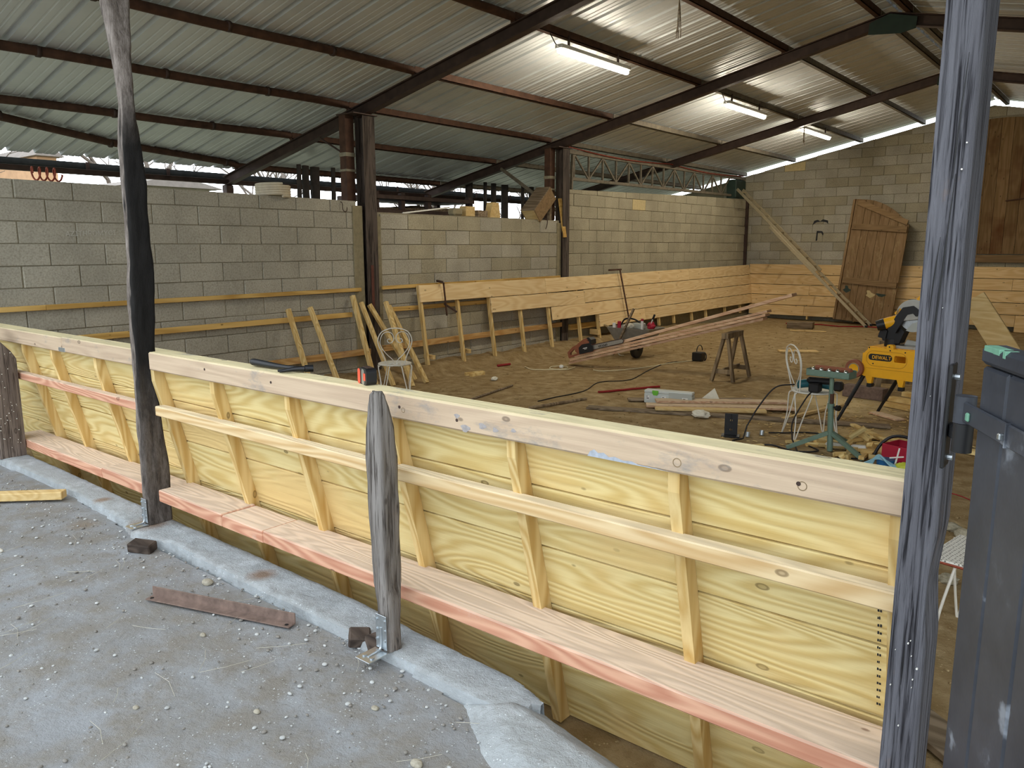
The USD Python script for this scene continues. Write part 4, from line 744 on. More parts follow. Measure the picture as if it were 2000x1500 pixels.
part(cl, 'bar', bar((0.19,13.12,1.37), (0.36,13.24,0.36), 0.04, 0.014, (1,0,0)), M['rust']); part(cl, 'jaw', bar((0.20,13.16,1.355), (0.06,12.93,1.345), 0.035, 0.03), M['rust'])

# ---------------------------------------------------------------- on top of the walls
def coil(name, c, R, r, turns, h, mat, label, cat, axis='z'):
    a = np.linspace(0, 2*math.pi*turns, 26*turns); pts = np.stack([c[0]+R*np.cos(a), c[1]+R*np.sin(a), c[2]+h*a/a[-1]], 1)
    return solo(name, tube(pts, r, 7), M[mat], label, cat, smooth=40)
coil('pipe_coil', (-0.12,5.67,2.385), 0.19, 0.018, 5, 0.14, 'sack', 'coil of pale ribbed pipe lying on the left block wall', 'pipe coil')
a = np.linspace(0, 2*math.pi*4, 90); solo('spring_coil', tube(np.stack([-0.12+0.055*np.cos(a), 3.03+0.26*a/a[-1], 2.475+0.06*np.sin(a)], 1), 0.008, 7), M['spring'], 'red brown coil spring standing on the left block wall', 'spring', smooth=40)
solo('wire_hook', tube(curve([(0.004,6.58,2.36),(0.03,6.585,2.34),(0.03,6.59,2.27),(0.03,6.62,2.235),(0.03,6.655,2.25),(0.03,6.66,2.29)], 24), 0.005, 6), M['steel_dark'], 'bent wire hook hanging on the left block wall', 'hook', smooth=40)
solo('stone_block', cbox((0.16,0.20,0.115), 0.03, (-0.1,8.83,2.305)), M['plaster'], 'lump of mortar on the low wall, left of three blocks', 'block')
solo('wood_block', cbox((0.14,0.21,0.15), 0.008, (-0.1,9.10,2.322)), M['loose'], 'square wood block on the low wall', 'wood block')
solo('wood_block', cbox((0.13,0.22,0.10), 0.008, (-0.1,9.40,2.296)), M['plank_old'], 'low weathered wood block on the low wall', 'wood block')
solo('wood_block', tm(*(lambda w, h: (np.array([[-w,-0.13,0],[w,-0.13,0],[w,0.13,0],[-w,0.13,0],[-w,-0.06,h],[w,-0.06,h],[w,0.09,h],[-w,0.09,h]])+[-0.1,9.69,2.247], [[3,2,1,0],[4,5,6,7],[0,1,5,4],[1,2,6,5],[2,3,7,6],[3,0,4,7]]))(0.06,0.235)), M['loose'], 'tapered wood block on the low wall, tallest of the row', 'wood block')
nb = thing('nest_box', 'tilted brown wooden box beside the second column on the low wall', 'box', (-0.15,11.0,2.25))
Rb2 = trimesh.transformations.rotation_matrix(math.radians(42), [1,0,0])
def nbx(size, at): m = cbox(size, 0.004, at); m.apply_transform(Rb2); m.apply_translation((-0.12,10.93,2.50)); return m
for s in (-1,1): part(nb, 'side', nbx((0.018,0.60,0.25), (s*0.14,0,0)), M['old_door_x'])
part(nb, 'top', nbx((0.30,0.60,0.018), (0,0,0.125)), M['plank_old']); part(nb, 'bottom', nbx((0.30,0.60,0.018), (0,0,-0.125)), M['old_door_x'])
for s in (-1,1): part(nb, 'end', nbx((0.27,0.018,0.24), (0,s*0.285,0)), M['loose'])
solo('box_prop', bar((-0.1,11.22,2.24), (-0.1,11.22,2.50), 0.06, 0.06), M['plank_old'], 'short prop under the tilted box on the low wall', 'prop')
solo('white_rod', cyl((-0.1,7.75,2.255), (-0.15,8.75,2.37), 0.012, 8), M['white'], 'thin white rod lying on the low wall', 'rod')
solo('hanging_hook', tube(curve([(-0.02,10.98,2.27),(0.02,11.0,2.24),(0.03,10.98,2.16),(0.025,10.95,2.09)], 16), 0.007, 6), M['steel_dark'], 'dark iron hook hanging over the low wall', 'hook', smooth=40)
# hanging twine bunches
def twine(x, y, z, l, label, n=6):
    m = []
    for i in range(n): m.append(tube(curve([(x,y,z),(x+rng.normal(0,0.01),y+rng.normal(0,0.015),z-l*0.5),(x+rng.normal(0,0.02),y+rng.normal(0,0.03),z-l*(0.75+0.3*rng.random()))], 10), 0.004, 5))
    solo('hanging_twine', cat_(m), M['plank_old'], label, 'twine')
twine(3.85, 8.23, PB(3.85)-0.004, 0.42, 'bunch of twine hanging from a purlin above the nearest light'); twine(2.72, 15.55, PB(2.72)-0.152, 0.35, 'bunch of twine hanging from the far rafter', 5)
lc = np.linspace(11.7, 19.3, 40); solo('red_cable', tube([( -0.045, y, 3.52-0.06*abs(math.sin((y-11.7)*0.83))) for y in lc], 0.012, 6), M['cable_red'], 'red brown cable draped along the top of the lattice beam', 'cable', smooth=40)

# ---------------------------------------------------------------- ladder and old door leaf at the far end
lad = thing('ladder', 'long aluminium extension ladder leaning on the corner of the far wall', 'ladder', (3.33,18.6,0.0))
b0, t0 = np.array([3.33,0,0.01]), np.array([0.10,0,3.12]); ld = nrm(t0-b0); lu = nrm(np.cross(ld, [0,1,0])); lu = lu if lu[2] > 0 else -lu
for sec, (q0, q1, off, ins) in enumerate(((0,0.72,0,0.0),(0.38,1.0,0.055,0.03))):
    for s, yv in ((-1,18.50+ins),(1,18.90-ins)):
        p = b0+(t0-b0)*q0+lu*off; q = b0+(t0-b0)*q1+lu*off; p[1] = q[1] = yv; part(lad, 'stile', bar(p, q, 0.025, 0.065, lu, 0.003), M['alu'])
    for k in np.arange(q0*4.48+0.16, q1*4.48-0.05, 0.28): p = b0+ld*k+lu*off; part(lad, 'rung', cyl((p[0],18.50+ins,p[2]), (p[0],18.90-ins,p[2]), 0.014, 8), M['alu'])
for yv in (18.50,18.90): part(lad, 'foot', cbox((0.06,0.035,0.05), 0.006, (3.325,yv,0.025)), M['black'])
# the loose arched door leaf: planks, ledges, brace; drawn flat, then leant and tilted
dl = thing('arched_door_leaf', 'old wooden door leaf with an arched top leaning on the gable', 'door leaf', (3.1,19.3,0.02))
Wd, Hd = 1.22, 2.78
RD = np.eye(4); tl = math.radians(4.4); ln = math.radians(5.0)
RD[:3,:3] = trimesh.transformations.rotation_matrix(-ln, [1,0,0])[:3,:3] @ trimesh.transformations.rotation_matrix(tl, [0,1,0])[:3,:3]; RD[:3,3] = (2.46,19.12,0.10)
def dplate(poly, y0, d): m = plate_xz(poly, y0, d); m = m if m.volume > 0 else (m.invert() or m); m.apply_transform(RD); return m
def top(x): return Hd-0.52*(max(0, x-0.18)/(Wd-0.18))**2.1
pe = [0,0.235,0.385,0.585,0.79,0.99,Wd]
for a, b in zip(pe[:-1], pe[1:]):
    xs = np.linspace(a+0.003, b-0.003, 5); part(dl, 'plank', dplate([(a+0.003,0),(b-0.003,0)]+[(x, top(x)) for x in xs[::-1]], 0, 0.030), M['old_door'])
part(dl, 'edge_stile', dplate([(-0.05,0.0),(-0.002,0.0),(-0.002,Hd),(-0.05,Hd-0.02)], -0.04, 0.075), M['old_door'], 'thick dark edge of the door leaf')
for z in (0.86,2.10): part(dl, 'ledge', dplate([(0.02,z),(Wd-0.02,z-0.01),(Wd-0.02,z+0.12),(0.02,z+0.13)], -0.045, 0.044), M['old_door_x'])
part(dl, 'brace', dplate([(0.04,2.66),(0.10,2.78),(1.20,2.36),(1.18,2.25)], -0.045, 0.044), M['old_door_x'])
def blob(cx, cz, rx, rz_, seed): return [(cx+rx*math.cos(a)*(0.8+0.35*math.sin(3*a+seed)), cz+rz_*math.sin(a)*(0.8+0.3*math.cos(2*a+seed))) for a in np.linspace(0, 2*math.pi, 18, endpoint=False)]
part(dl, 'paint_stain', dplate(blob(0.90,0.66,0.11,0.06,0.2), -0.0012, 0.001), M['gusset'], 'dark green paint stain'); part(dl, 'paint_stain', dplate(blob(0.66,0.66,0.11,0.09,1.7), -0.0012, 0.001), M['block_pale'], 'pale paint stain'); part(dl, 'paint_stain', dplate(blob(0.14,0.72,0.09,0.08,2.5), -0.0012, 0.001), M['gusset'], 'dark green paint stain')

# ---------------------------------------------------------------- wrought iron bistro chairs
def chair_parts(t, world=False):
    P = lambda n, m, mat=M['white_paint'], lab=None, up=None: part(up or t, n, m, mat, lab, smooth=40, world=False)
    seat = lathe([(0,0.432),(0.185,0.432),(0.195,0.438),(0.195,0.448),(0.185,0.452),(0,0.446)], 36); seat_p = P('seat', seat)
    # backrest hoop in the y-z plane at x=-0.17, slightly reclined
    def bk(y, z): return (-0.165-0.13*(z-0.44), y, z)
    hoop = [bk(y, z) for y, z in ((-0.10,0.445),(-0.135,0.56),(-0.185,0.68),(-0.19,0.76),(-0.15,0.835),(-0.07,0.872),(0,0.88),(0.07,0.872),(0.15,0.835),(0.19,0.76),(0.185,0.68),(0.135,0.56),(0.10,0.445))]
    hoop_p = P('back_hoop', tube(curve(hoop, 72), 0.0065, 8))
    for s in (-1,1):
        heart = [bk(s*y, z) for y, z in ((0.005,0.45),(0.03,0.51),(0.09,0.57),(0.15,0.65),(0.168,0.73),(0.14,0.81),(0.085,0.838),(0.03,0.815),(0.012,0.765),(0.03,0.72),(0.062,0.708),(0.085,0.73),(0.075,0.755),(0.055,0.75))]
        P('heart_scroll', tube(curve(heart, 84), 0.005, 7), up=hoop_p)
    for s in (-1,1): P('seat_scroll', tube([(-0.175,s*0.04+0.032*math.cos(a)*(1-a/14),0.452+0.02*math.sin(a)) for a in np.linspace(0, 9, 30)], 0.0045, 6), up=seat_p)
    for i, (cx, cy, fx, fy) in enumerate(((0.13,0.12,0.19,0.17),(0.13,-0.12,0.19,-0.17),(-0.13,0.12,-0.21,0.16),(-0.13,-0.12,-0.21,-0.16))):
        tx, ty = -cy, cx; k = 0.075/math.hypot(tx, ty); tx, ty = tx*k, ty*k
        P('leg', tube(curve([(cx+tx,cy+ty,0.432),(cx*1.12+tx*1.05,cy*1.12+ty*1.05,0.40),((cx+fx)/2+tx*0.45,(cy+fy)/2+ty*0.45,0.2),(fx+tx*0.1,fy+ty*0.1,0.012),(fx,fy,0.004),(fx-tx*0.1,fy-ty*0.1,0.012),((cx+fx)/2-tx*0.45,(cy+fy)/2-ty*0.45,0.2),(cx*1.12-tx*1.05,cy*1.12-ty*1.05,0.40),(cx-tx,cy-ty,0.432)], 64), 0.0062, 7))
ch0 = thing('garden_chair', 'white wire garden chair with a heart back, standing beside the leaning studs', 'chair', (1.36,6.20,gz(1.36,6.2)), math.radians(140), group='white wire garden chairs')
chair_parts(ch0)
dup(ch0, xf((5.80,7.44,gz(5.8,7.44)), 0.70), 'white wire garden chair seen from the side with a power tool on it', 'chair', 'white wire garden chairs')
# one more, half hidden between post and gate: holes are punched in its seat
hol = usdkit.material(stage, '/World/Looks/punched_seat', {'tc': ('texture_coordinate', {}), 'v': ('voronoi_texture', {'scale': 55.0, 'randomness': 0.25}), 'r': ('rgb_ramp', {'ramp': [(0.20, lin('#6d675d')), (0.27, lin('#dcd8cc'))]}), 'p': ('principled_bsdf', {'roughness': 0.5})}, [('tc.object','v.vector'), ('v.distance','r.fac'), ('r.color','p.base_color')], surface='p.BSDF')
st_ = thing('garden_stool', 'white wire stool with a punched metal seat, between dark post and gate', 'stool', (7.73,3.92,gz(7.73,3.92)), math.radians(80))
part(st_, 'seat', cat_([cbox((0.40,0.36,0.012), 0.02, (0,0,0.415))]), hol, world=False); part(st_, 'seat_rim', tube([(0.2*math.copysign(1,math.cos(a))*abs(math.cos(a))**0.3,0.18*math.copysign(1,math.sin(a))*abs(math.sin(a))**0.3,0.408) for a in np.linspace(0.01,2*math.pi+0.01,48,endpoint=False)], 0.006, 6, True), M['spring'], 'brown rusty rim', world=False, smooth=40)
for fx, fy in ((-0.21,0.12),(0.2,0.15),(0.2,-0.15),(-0.2,-0.15)):
    part(st_, 'leg', tube(curve([(fx*0.9,fy*0.9-0.055,0.405),(fx,fy-0.03,0.2),(fx,fy-0.004,0.01),(fx,fy+0.004,0.01),(fx,fy+0.03,0.2),(fx*0.9,fy*0.9+0.055,0.405)], 30), 0.0065, 7), M['white_paint'], world=False, smooth=40)

# ---------------------------------------------------------------- trestles, plank stack, chainsaw
def trestle(t, c, ang, L, H, sx=0.15):
    R = trimesh.transformations.rotation_matrix(ang, [0,0,1]); R[:3,3] = c
    def B(*a, **k): m = bar(*a, **k); m.apply_transform(R); return m
    part(t, 'top_beam', B((-L/2,0,H-0.04), (L/2,0,H-0.04), 0.09, 0.075), M['trestle'])
    for s in (-1,1):
        for e in (-1,1): part(t, 'leg', B((s*(L/2-0.05),e*0.03,H-0.07), (s*(L/2+0.02),e*sx,0.01), 0.04, 0.06, (1,0,0)), M['trestle'])
        part(t, 'cross_rail', B((s*(L/2-0.01),-sx*0.85,0.14), (s*(L/2-0.01),sx*0.85,0.14), 0.03, 0.06), M['trestle'])
    part(t, 'long_rail', B((-L/2,0,0.16), (L/2,0,0.16), 0.03, 0.055), M['trestle'])
tr1 = thing('saw_trestle', 'weathered wooden saw trestle carrying the end of the plank stack', 'trestle', (3.85,10.06,0.0)); trestle(tr1, (3.85,10.06,gz(3.85,10.06)), math.radians(92), 0.56, 0.655)
tr2 = thing('saw_trestle', 'second wooden trestle behind the yellow saw stand', 'trestle', (6.02,10.3,0.0)); trestle(tr2, (6.02,10.3,gz(6.0,10.3)), math.radians(25), 0.75, 0.66, 0.2)
a0, dv = np.array([1.37,9.82,0.012]), np.array([2.48,0.23,0.70]); un = nrm(np.cross(np.cross(dv, [0,0,1]), dv))
def stk(q0, q1, lift, side, w, th, label): solo('long_plank', bar(a0+dv*q0+un*lift+[-0.0*side,side,0], a0+dv*q1+un*lift+[0,side,0], w, th, un, 0.003), M['plank_red'], label, 'plank', 'planks stacked on the trestle')
stk(0.0, 1.17, 0.018, 0.02, 0.20, 0.034, 'lowest long plank of the stack sloping up over the trestle'); stk(0.02, 1.19, 0.060, -0.01, 0.20, 0.034, 'second long plank from below in the sloping stack'); stk(0.05, 1.20, 0.102, 0.01, 0.20, 0.034, 'third long plank of the sloping stack, the chainsaw lies on it')
solo('long_plank', bar(a0+dv*0.28+un*0.142+[0,0.03,0], a0+dv*1.335+un*0.235+[0,0.03,0], 0.24, 0.042, un, 0.003), M['plank_red'], 'top plank of the sloping stack, thickest and sticking out farthest', 'plank', 'planks stacked on the trestle')
for q in (0.12,0.55,1.0): solo('stack_spacer', bar(a0+dv*q+un*0.039+[0,-0.09,0], a0+dv*q+un*0.039+[0,0.11,0], 0.03, 0.007, un, 0.001), M['loose'], {0.12:'thin spacer between the sloping planks near the chainsaw',0.55:'thin spacer halfway up the sloping planks',1.0:'thin spacer between the sloping planks over the trestle'}[q], 'spacer')
cs = thing('chainsaw', 'red-brown electric chainsaw lying on the lower end of the plank stack', 'chainsaw', (1.6,9.7,0.2))
sd = nrm(dv); sn = nrm(np.cross(un, sd)); Rc = np.eye(4); Rc[:3,0] = sd; Rc[:3,1] = un; Rc[:3,2] = np.cross(sd, un); Rc[:3,3] = a0+dv*0.06+un*0.121+np.array([0,-0.08,0])
def cpl(poly, z0, d): m = ext(poly, d); m.apply_translation((0,0,z0)); m.apply_transform(Rc); return m
part(cs, 'motor_body', cpl(Polygon([(0.10,0),(0.32,0),(0.34,0.05),(0.33,0.13),(0.22,0.17),(0.08,0.12),(0.06,0.05)]).buffer(0.012), -0.07, 0.13), M['saw_brown'], smooth=30)
part(cs, 'rear_handle', cpl(Polygon([(-0.10,-0.02),(0.10,0.0),(0.10,0.13),(0.0,0.11),(-0.10,0.05)]).buffer(0.014).difference(Polygon([(-0.065,0.01),(0.06,0.02),(0.06,0.085),(0.0,0.07),(-0.06,0.035)]).buffer(0.008)), -0.03, 0.045), M['saw_brown'], smooth=30)
part(cs, 'top_handle', cpl(Polygon([(0.06,0.13),(0.20,0.19),(0.30,0.20),(0.31,0.165),(0.20,0.16),(0.09,0.10)]).buffer(0.006), -0.03, 0.04), M['saw_brown'], smooth=30)
scv = part(cs, 'side_cover', cpl(Polygon([(0.13,0.0),(0.35,0.0),(0.355,0.07),(0.31,0.11),(0.20,0.115),(0.14,0.08)]).buffer(0.01), 0.062, 0.016), M['black'], 'black sprocket cover', smooth=30)
part(cs, 'hand_guard', cpl(Polygon([(0.325,0.10),(0.35,0.10),(0.36,0.16),(0.33,0.20),(0.30,0.20),(0.33,0.15)]).buffer(0.005), -0.08, 0.15), M['black'])
gbr = part(cs, 'guide_bar', cpl(Polygon([(0.34,0.015),(0.84,0.012),(0.862,0.04),(0.84,0.065),(0.34,0.075)]).buffer(0.004), 0.035, 0.006), M['grey_metal']); part(gbr, 'chain', cpl(Polygon([(0.34,0.008),(0.845,0.004),(0.872,0.04),(0.845,0.073),(0.34,0.083)]).buffer(0.004).difference(Polygon([(0.30,0.015),(0.84,0.012),(0.862,0.04),(0.84,0.065),(0.30,0.075)])), 0.034, 0.008), M['steel_dark'])
def on_saw(s, h, x, y, z): return text_on(s, h, (Rc @ np.array([x,y,z,1]))[:3], Rc[:3,0], Rc[:3,1], 0.001)
part(gbr, 'lettering', on_saw('stryun', 0.038, 0.44, 0.024, 0.0415), M['black'], 'black bar lettering'); part(scv, 'maker_mark', cat_([cpl(sbox(0.20,0.058,0.275,0.068), 0.078, 0.001), cpl(sbox(0.22,0.044,0.265,0.051), 0.078, 0.001)]), M['white'], 'small white maker marks, too small to read')
# ---------------------------------------------------------------- wheelbarrow with tools
wb = thing('wheelbarrow', 'grey metal wheelbarrow full of tools beside the plank stack', 'wheelbarrow', (1.55,11.35,0.0))
def tub(z0, z1, a, b):   # a tapered tray, open at the top
    def ring(cx, cy, w, l, z, n=8): return [(cx+w*sx+0.05*math.cos(t)*1, cy+l*sy+0.05*math.sin(t), z) for sx, sy, t0 in ((1,1,0),(-1,1,math.pi/2),(-1,-1,math.pi),(1,-1,3*math.pi/2)) for t in np.linspace(t0, t0+math.pi/2, n)]
    r = [ring(1.57,11.35,a[0],a[1],z0), ring(1.60,11.35,b[0],b[1],z1), ring(1.60,11.35,b[0]-0.014,b[1]-0.014,z1), ring(1.57,11.35,a[0]-0.012,a[1]-0.012,z0+0.012)]; n = len(r[0]); v = np.array(sum(r, [])); F = []
    for k in range(3):
        for j in range(n): F.append([k*n+j, k*n+(j+1)%n, (k+1)*n+(j+1)%n, (k+1)*n+j])
    F = np.array(F); F = np.vstack([F[:,[0,1,2]], F[:,[0,2,3]]]); e = len(v); v = np.vstack([v, v[:n].mean(0), v[3*n:].mean(0)]); j = np.arange(n)
    F = np.vstack([F, np.stack([(j+1)%n, j, np.full(n,e)],1), np.stack([3*n+j, 3*n+(j+1)%n, np.full(n,e+1)],1)]); return trimesh.Trimesh(v, F, process=False)
part(wb, 'tray', tub(0.26, 0.47, (0.24,0.14), (0.36,0.24)), M['tub'], smooth=35)
for s in (-1,1): part(wb, 'handle', tube(curve([(1.80+s*0.07,11.05,0.172),(1.72+s*0.12,11.2,0.245),(1.40+s*0.20,11.55,0.28),(1.05+s*0.22,11.72,0.40),(0.95+s*0.22,11.75,0.42)], 24), 0.016, 8), M['alu'], smooth=40)
for s in (-1,1): part(wb, 'leg', tube(curve([(1.45,11.35+s*0.2,0.26),(1.40,11.35+s*0.22,0.08),(1.44,11.35+s*0.22,0.012),(1.52,11.35+s*0.21,0.012)], 14), 0.013, 8), M['alu'], smooth=40)
bwh = part(wb, 'wheel', lathe([(0.05,-0.03),(0.13,-0.04),(0.165,-0.03),(0.17,0),(0.165,0.03),(0.13,0.04),(0.05,0.03),(0.05,-0.03)], 28, (1.80,11.05,0.172), 'x'), M['black'], smooth=40); part(bwh, 'axle', cyl((1.72,11.05,0.172), (1.88,11.05,0.172), 0.01, 8), M['grey_metal'])
part(wb, 'label_plate', plate_xz([(1.42,0.30),(1.62,0.30),(1.62,0.355),(1.42,0.355)], 11.148, 0.004), M['case'], 'pale printed label')
def tool(name, mesh, mat, label, cat): solo(name, mesh, mat if not isinstance(mat, str) else M[mat], label, cat, 'tools in the wheelbarrow', smooth=40)
tool('red_bag', crumple((0.07,0.06,0.07), (1.90,11.33,0.505), 18), 'red', 'dark red lump at the right end of the wheelbarrow', 'bag')
tool('hand_tool', cat_([cyl((1.905,11.3,0.53),(1.94,11.3,0.62), 0.010, 8)]), 'white', 'white shaft standing up at the right end of the wheelbarrow', 'tool'); tool('tool_grip', cyl((1.942,11.3,0.622),(1.975,11.3,0.70), 0.017, 10), 'black', 'black grip on the shaft at the right end of the wheelbarrow', 'grip')
tool('spray_can', cyl((1.73,11.33,0.36),(1.73,11.33,0.58), 0.024, 14), 'white', 'white can standing in the wheelbarrow', 'can'); tool('can_cap', cyl((1.73,11.33,0.581),(1.73,11.33,0.615), 0.022, 14), 'red', 'red cap on the white can', 'cap')
tool('red_bottle', cyl((1.33,11.26,0.36),(1.35,11.24,0.56), 0.036, 14, 0.03), 'red', 'red bottle at the left end of the wheelbarrow', 'bottle'); tool('white_cup', cyl((1.28,11.2,0.42),(1.28,11.19,0.535), 0.03, 12), 'white', 'white cup beside the red bottle in the wheelbarrow', 'cup')
tool('white_rag', crumple((0.10,0.06,0.045), (1.56,11.2,0.50), 16), 'paper', 'crumpled white rag on top of the wheelbarrow load', 'rag'); tool('grey_case', cbox((0.20,0.14,0.10), 0.015, (1.64,11.38,0.49)), 'case_dark', 'light grey case lying in the wheelbarrow', 'case')
tool('dark_strap', tube(curve([(1.28,11.4,0.48),(1.36,11.4,0.585),(1.5,11.4,0.60),(1.62,11.4,0.56),(1.72,11.38,0.49)], 24), 0.014, 8), 'black', 'dark strap arching over the wheelbarrow load', 'strap')
solo('metal_strip', bar((1.37,11.02,0.02), (1.73,11.05,0.80), 0.045, 0.03), M['plank_old'], 'greenish old strip leaning over the wheelbarrow tray', 'strip')
# ---------------------------------------------------------------- cables and small things on the floor
def gl_(pts, r=0.008, n=60): c = curve(pts, n); return np.array([[x, y, gz(x, y)+r*1.2] for x, y in c[:, :2]])
solo('black_cable', tube(gl_([(2.74,7.17),(2.80,8.0),(2.60,8.7),(2.81,8.74+0.4),(2.60,10.0),(2.46,10.81),(2.55,11.2),(2.70,11.42)], 0.006, 90), 0.006, 6), M['cable_black'], 'black cable snaking across the earth floor to the transformer', 'cable', smooth=40)
wc = [(0.95,9.2),(1.2,9.05),(1.45,9.2),(1.55,9.45),(1.40,9.6),(1.28,9.45),(1.40,9.25),(1.62,9.35),(1.58,9.62)]
solo('white_flex', tube(gl_(wc, 0.008, 90), 0.008, 6), M['cable_white'], 'cream flex looped on the floor by the chainsaw', 'cable', smooth=40)
solo('white_plug', cbox((0.06,0.05,0.05), 0.012, (1.47,9.42,gz(1.47,9.42)+0.03)), M['white'], 'white plug on the cream flex', 'plug')
solo('cream_cable', tube(gl_([(1.95,9.55),(2.15,9.55),(2.4,10.2),(2.52,10.9),(2.64,11.36)], 0.008, 60), 0.008, 6), M['cable_white'], 'cream cable running across the floor to the transformer', 'cable', smooth=40)
tf = thing('site_transformer', 'black site transformer with a loop handle on the earth floor', 'transformer', (2.72,11.45,gz(2.72,11.45)))
z0 = gz(2.72,11.45); part(tf, 'case', cbox((0.16,0.17,0.13), 0.01, (2.70,11.45,z0+0.075)), M['black']); part(tf, 'handle', tube([(2.80+0.03*math.cos(a),11.45+0.0,z0+0.075+0.06*math.sin(a)) for a in np.linspace(-1.6,1.6,14)], 0.008, 6), M['black'], smooth=40); part(tf, 'cable_loop', tube([(2.70,11.47+0.1*math.cos(a),z0+0.16+0.09*math.sin(a)) for a in np.linspace(0,math.pi,18)], 0.007, 6), M['cable_black'], smooth=40)
solo('red_rope', tube(gl_([(3.01,8.05),(3.1,8.3),(3.18,8.5),(3.36,8.79),(3.42,8.86)], 0.014, 30), 0.014, 6), M['rope_red'], 'red cord lying on the floor left of the grey tool case', 'cord', smooth=40)
solo('rake_handle', tube([(2.1,6.6,gz(2.1,6.6)+0.018),(1.88,7.75,gz(1.88,7.75)+0.016)], 0.014, 8), M['plank_old'], 'thin wooden stick lying on the floor behind the fence, left one', 'stick', smooth=40)
solo('rake_handle', tube([(2.94,6.75,gz(2.94,6.75)+0.02),(3.13,7.60,gz(3.13,7.6)+0.018)], 0.018, 8), M['trestle'], 'thicker wooden stick lying on the floor behind the fence, right one', 'stick', smooth=40)
solo('offcut', bar((0.80,8.03,gz(0.8,8.03)+0.02), (0.90,8.30,gz(0.9,8.3)+0.02), 0.05, 0.045), M['offcut'], 'yellow offcut lying before the leaning studs, left of a pair', 'offcut'); solo('offcut', bar((0.92,8.0,gz(0.92,8.0)+0.022), (0.95,8.26,gz(0.95,8.26)+0.022), 0.05, 0.045), M['offcut'], 'yellow offcut lying before the leaning studs, right of a pair', 'offcut')
solo('plaster_lump', crumple((0.045,0.05,0.03), (1.39,7.97,gz(1.39,7.97)+0.022), 31), M['paper'], 'white lump on the floor near the leaning studs', 'lump', smooth=True)
solo('red_marker', cyl((0.62,8.95,gz(0.62,8.95)+0.02), (0.66,9.2,gz(0.66,9.2)+0.02), 0.018, 8), M['rope_red'], 'small red tube lying at the foot of the plank lining', 'tube')
# grey tool case
tc_ = thing('tool_case', 'light grey stackable tool case with a green latch on the floor', 'tool case', (3.98,8.05,gz(4,8.05)))
z0 = gz(3.98,8.05)+0.008; ang = math.radians(-10); Rt = xf((3.995,8.06,z0), ang+math.radians(22))
def tcb(size, at, c=0.006): m = cbox(size, c, at); m.apply_transform(Rt); return m
part(tc_, 'body', tcb((0.56,0.12,0.118), (0,-0.07,0.059), 0.008), M['case']); part(tc_, 'lid', tcb((0.56,0.12,0.034), (0,-0.07,0.136), 0.008), M['case']); part(tc_, 'right_panel', tcb((0.265,0.004,0.125), (0.143,-0.131,0.078), 0.001), M['case_dark'])
part(tc_, 'latch', put(ext(Polygon([(-0.035,0),(0.035,0),(0.035,0.03),(0.02,0.055),(-0.02,0.055),(-0.035,0.03)]), 0.012), Rt @ np.block([[np.array([[1,0,0],[0,0,1],[0,-1,0]]), np.array([[-0.145],[-0.142],[0.152]])],[np.zeros((1,3)),np.ones((1,1))]])), M['green'], 'bright green latch')
for x, w in ((-0.235,0.045),(-0.045,0.055),(0.20,0.065)): lbl = part(tc_, 'label', tcb((w,0.003,0.045), (x,-0.1335,0.07), 0.0005), M['white'], 'white label'); part(lbl, 'label_print', cat_([tcb((w*0.7,0.0012,0.008), (x,-0.1352,0.058), 0.0003), tcb((w*0.4,0.0012,0.006), (x-0.008,-0.1352,0.08), 0.0003)]), M['black'], 'black print')
# flat planks on the floor in front of the case
def flat(name, p, q, w, th, lift, mat, label, cat='plank', group=None): p = np.array([*p, gz(*p)+lift+th/2]); q = np.array([*q, gz(*q)+lift+th/2]); zz = max(p[2], q[2]); p[2] = q[2] = zz; solo(name, bar(p, q, w, th, c=0.003), M[mat], label, cat, group)
flat('floor_plank', (3.40,7.22), (6.30,8.30), 0.13, 0.024, 0.003, 'plank_old', 'long grey brown plank lying flat on the floor, lowest of the pile'); flat('floor_plank', (3.92,7.62), (5.28,8.46), 0.16, 0.026, 0.03, 'plank_red', 'reddish plank on top of the floor pile'); flat('floor_plank', (3.95,7.78), (5.15,8.62), 0.15, 0.026, 0.060, 'plank_red', 'uppermost reddish plank of the floor pile'); flat('floor_plank', (3.55,7.85), (4.7,8.75), 0.12, 0.022, 0.004, 'plank_old', 'thin brown plank poking out left of the floor pile'); flat('floor_plank', (4.1,7.50), (5.10,8.12), 0.12, 0.026, 0.030, 'loose', 'short yellow plank in the floor pile')
solo('paper_scrap', crumple((0.10,0.07,0.045), (4.62,7.55,gz(4.62,7.55)+0.035), 31), M['paper'], 'crumpled white paper in front of the floor planks', 'paper', smooth=True); solo('paper_scrap', tm([(4.22,8.40,0.03),(4.42,8.45,0.03),(4.33,8.5,0.15),(4.30,8.56,0.03)], [[0,1,2],[1,3,2],[3,0,2],[0,3,1]]), M['paper'], 'peaked white paper scrap behind the floor planks', 'paper')
pf = thing('post_shoe', 'black steel post shoe with two holes standing on the floor', 'post shoe', (5.2,7.0,gz(5.2,7)))
z0 = gz(5.2,7.0)+0.004; ud = nrm((0.94,0.34,0)); Rp = np.eye(4); Rp[:3,0] = ud; Rp[:3,1] = np.cross([0,0,1], ud); Rp[:3,3] = (5.2,6.98,z0)
holes = sbox(-0.06,0,0.06,0.215).difference(Point(0,0.15).buffer(0.012)).difference(Point(0,0.06).buffer(0.012))
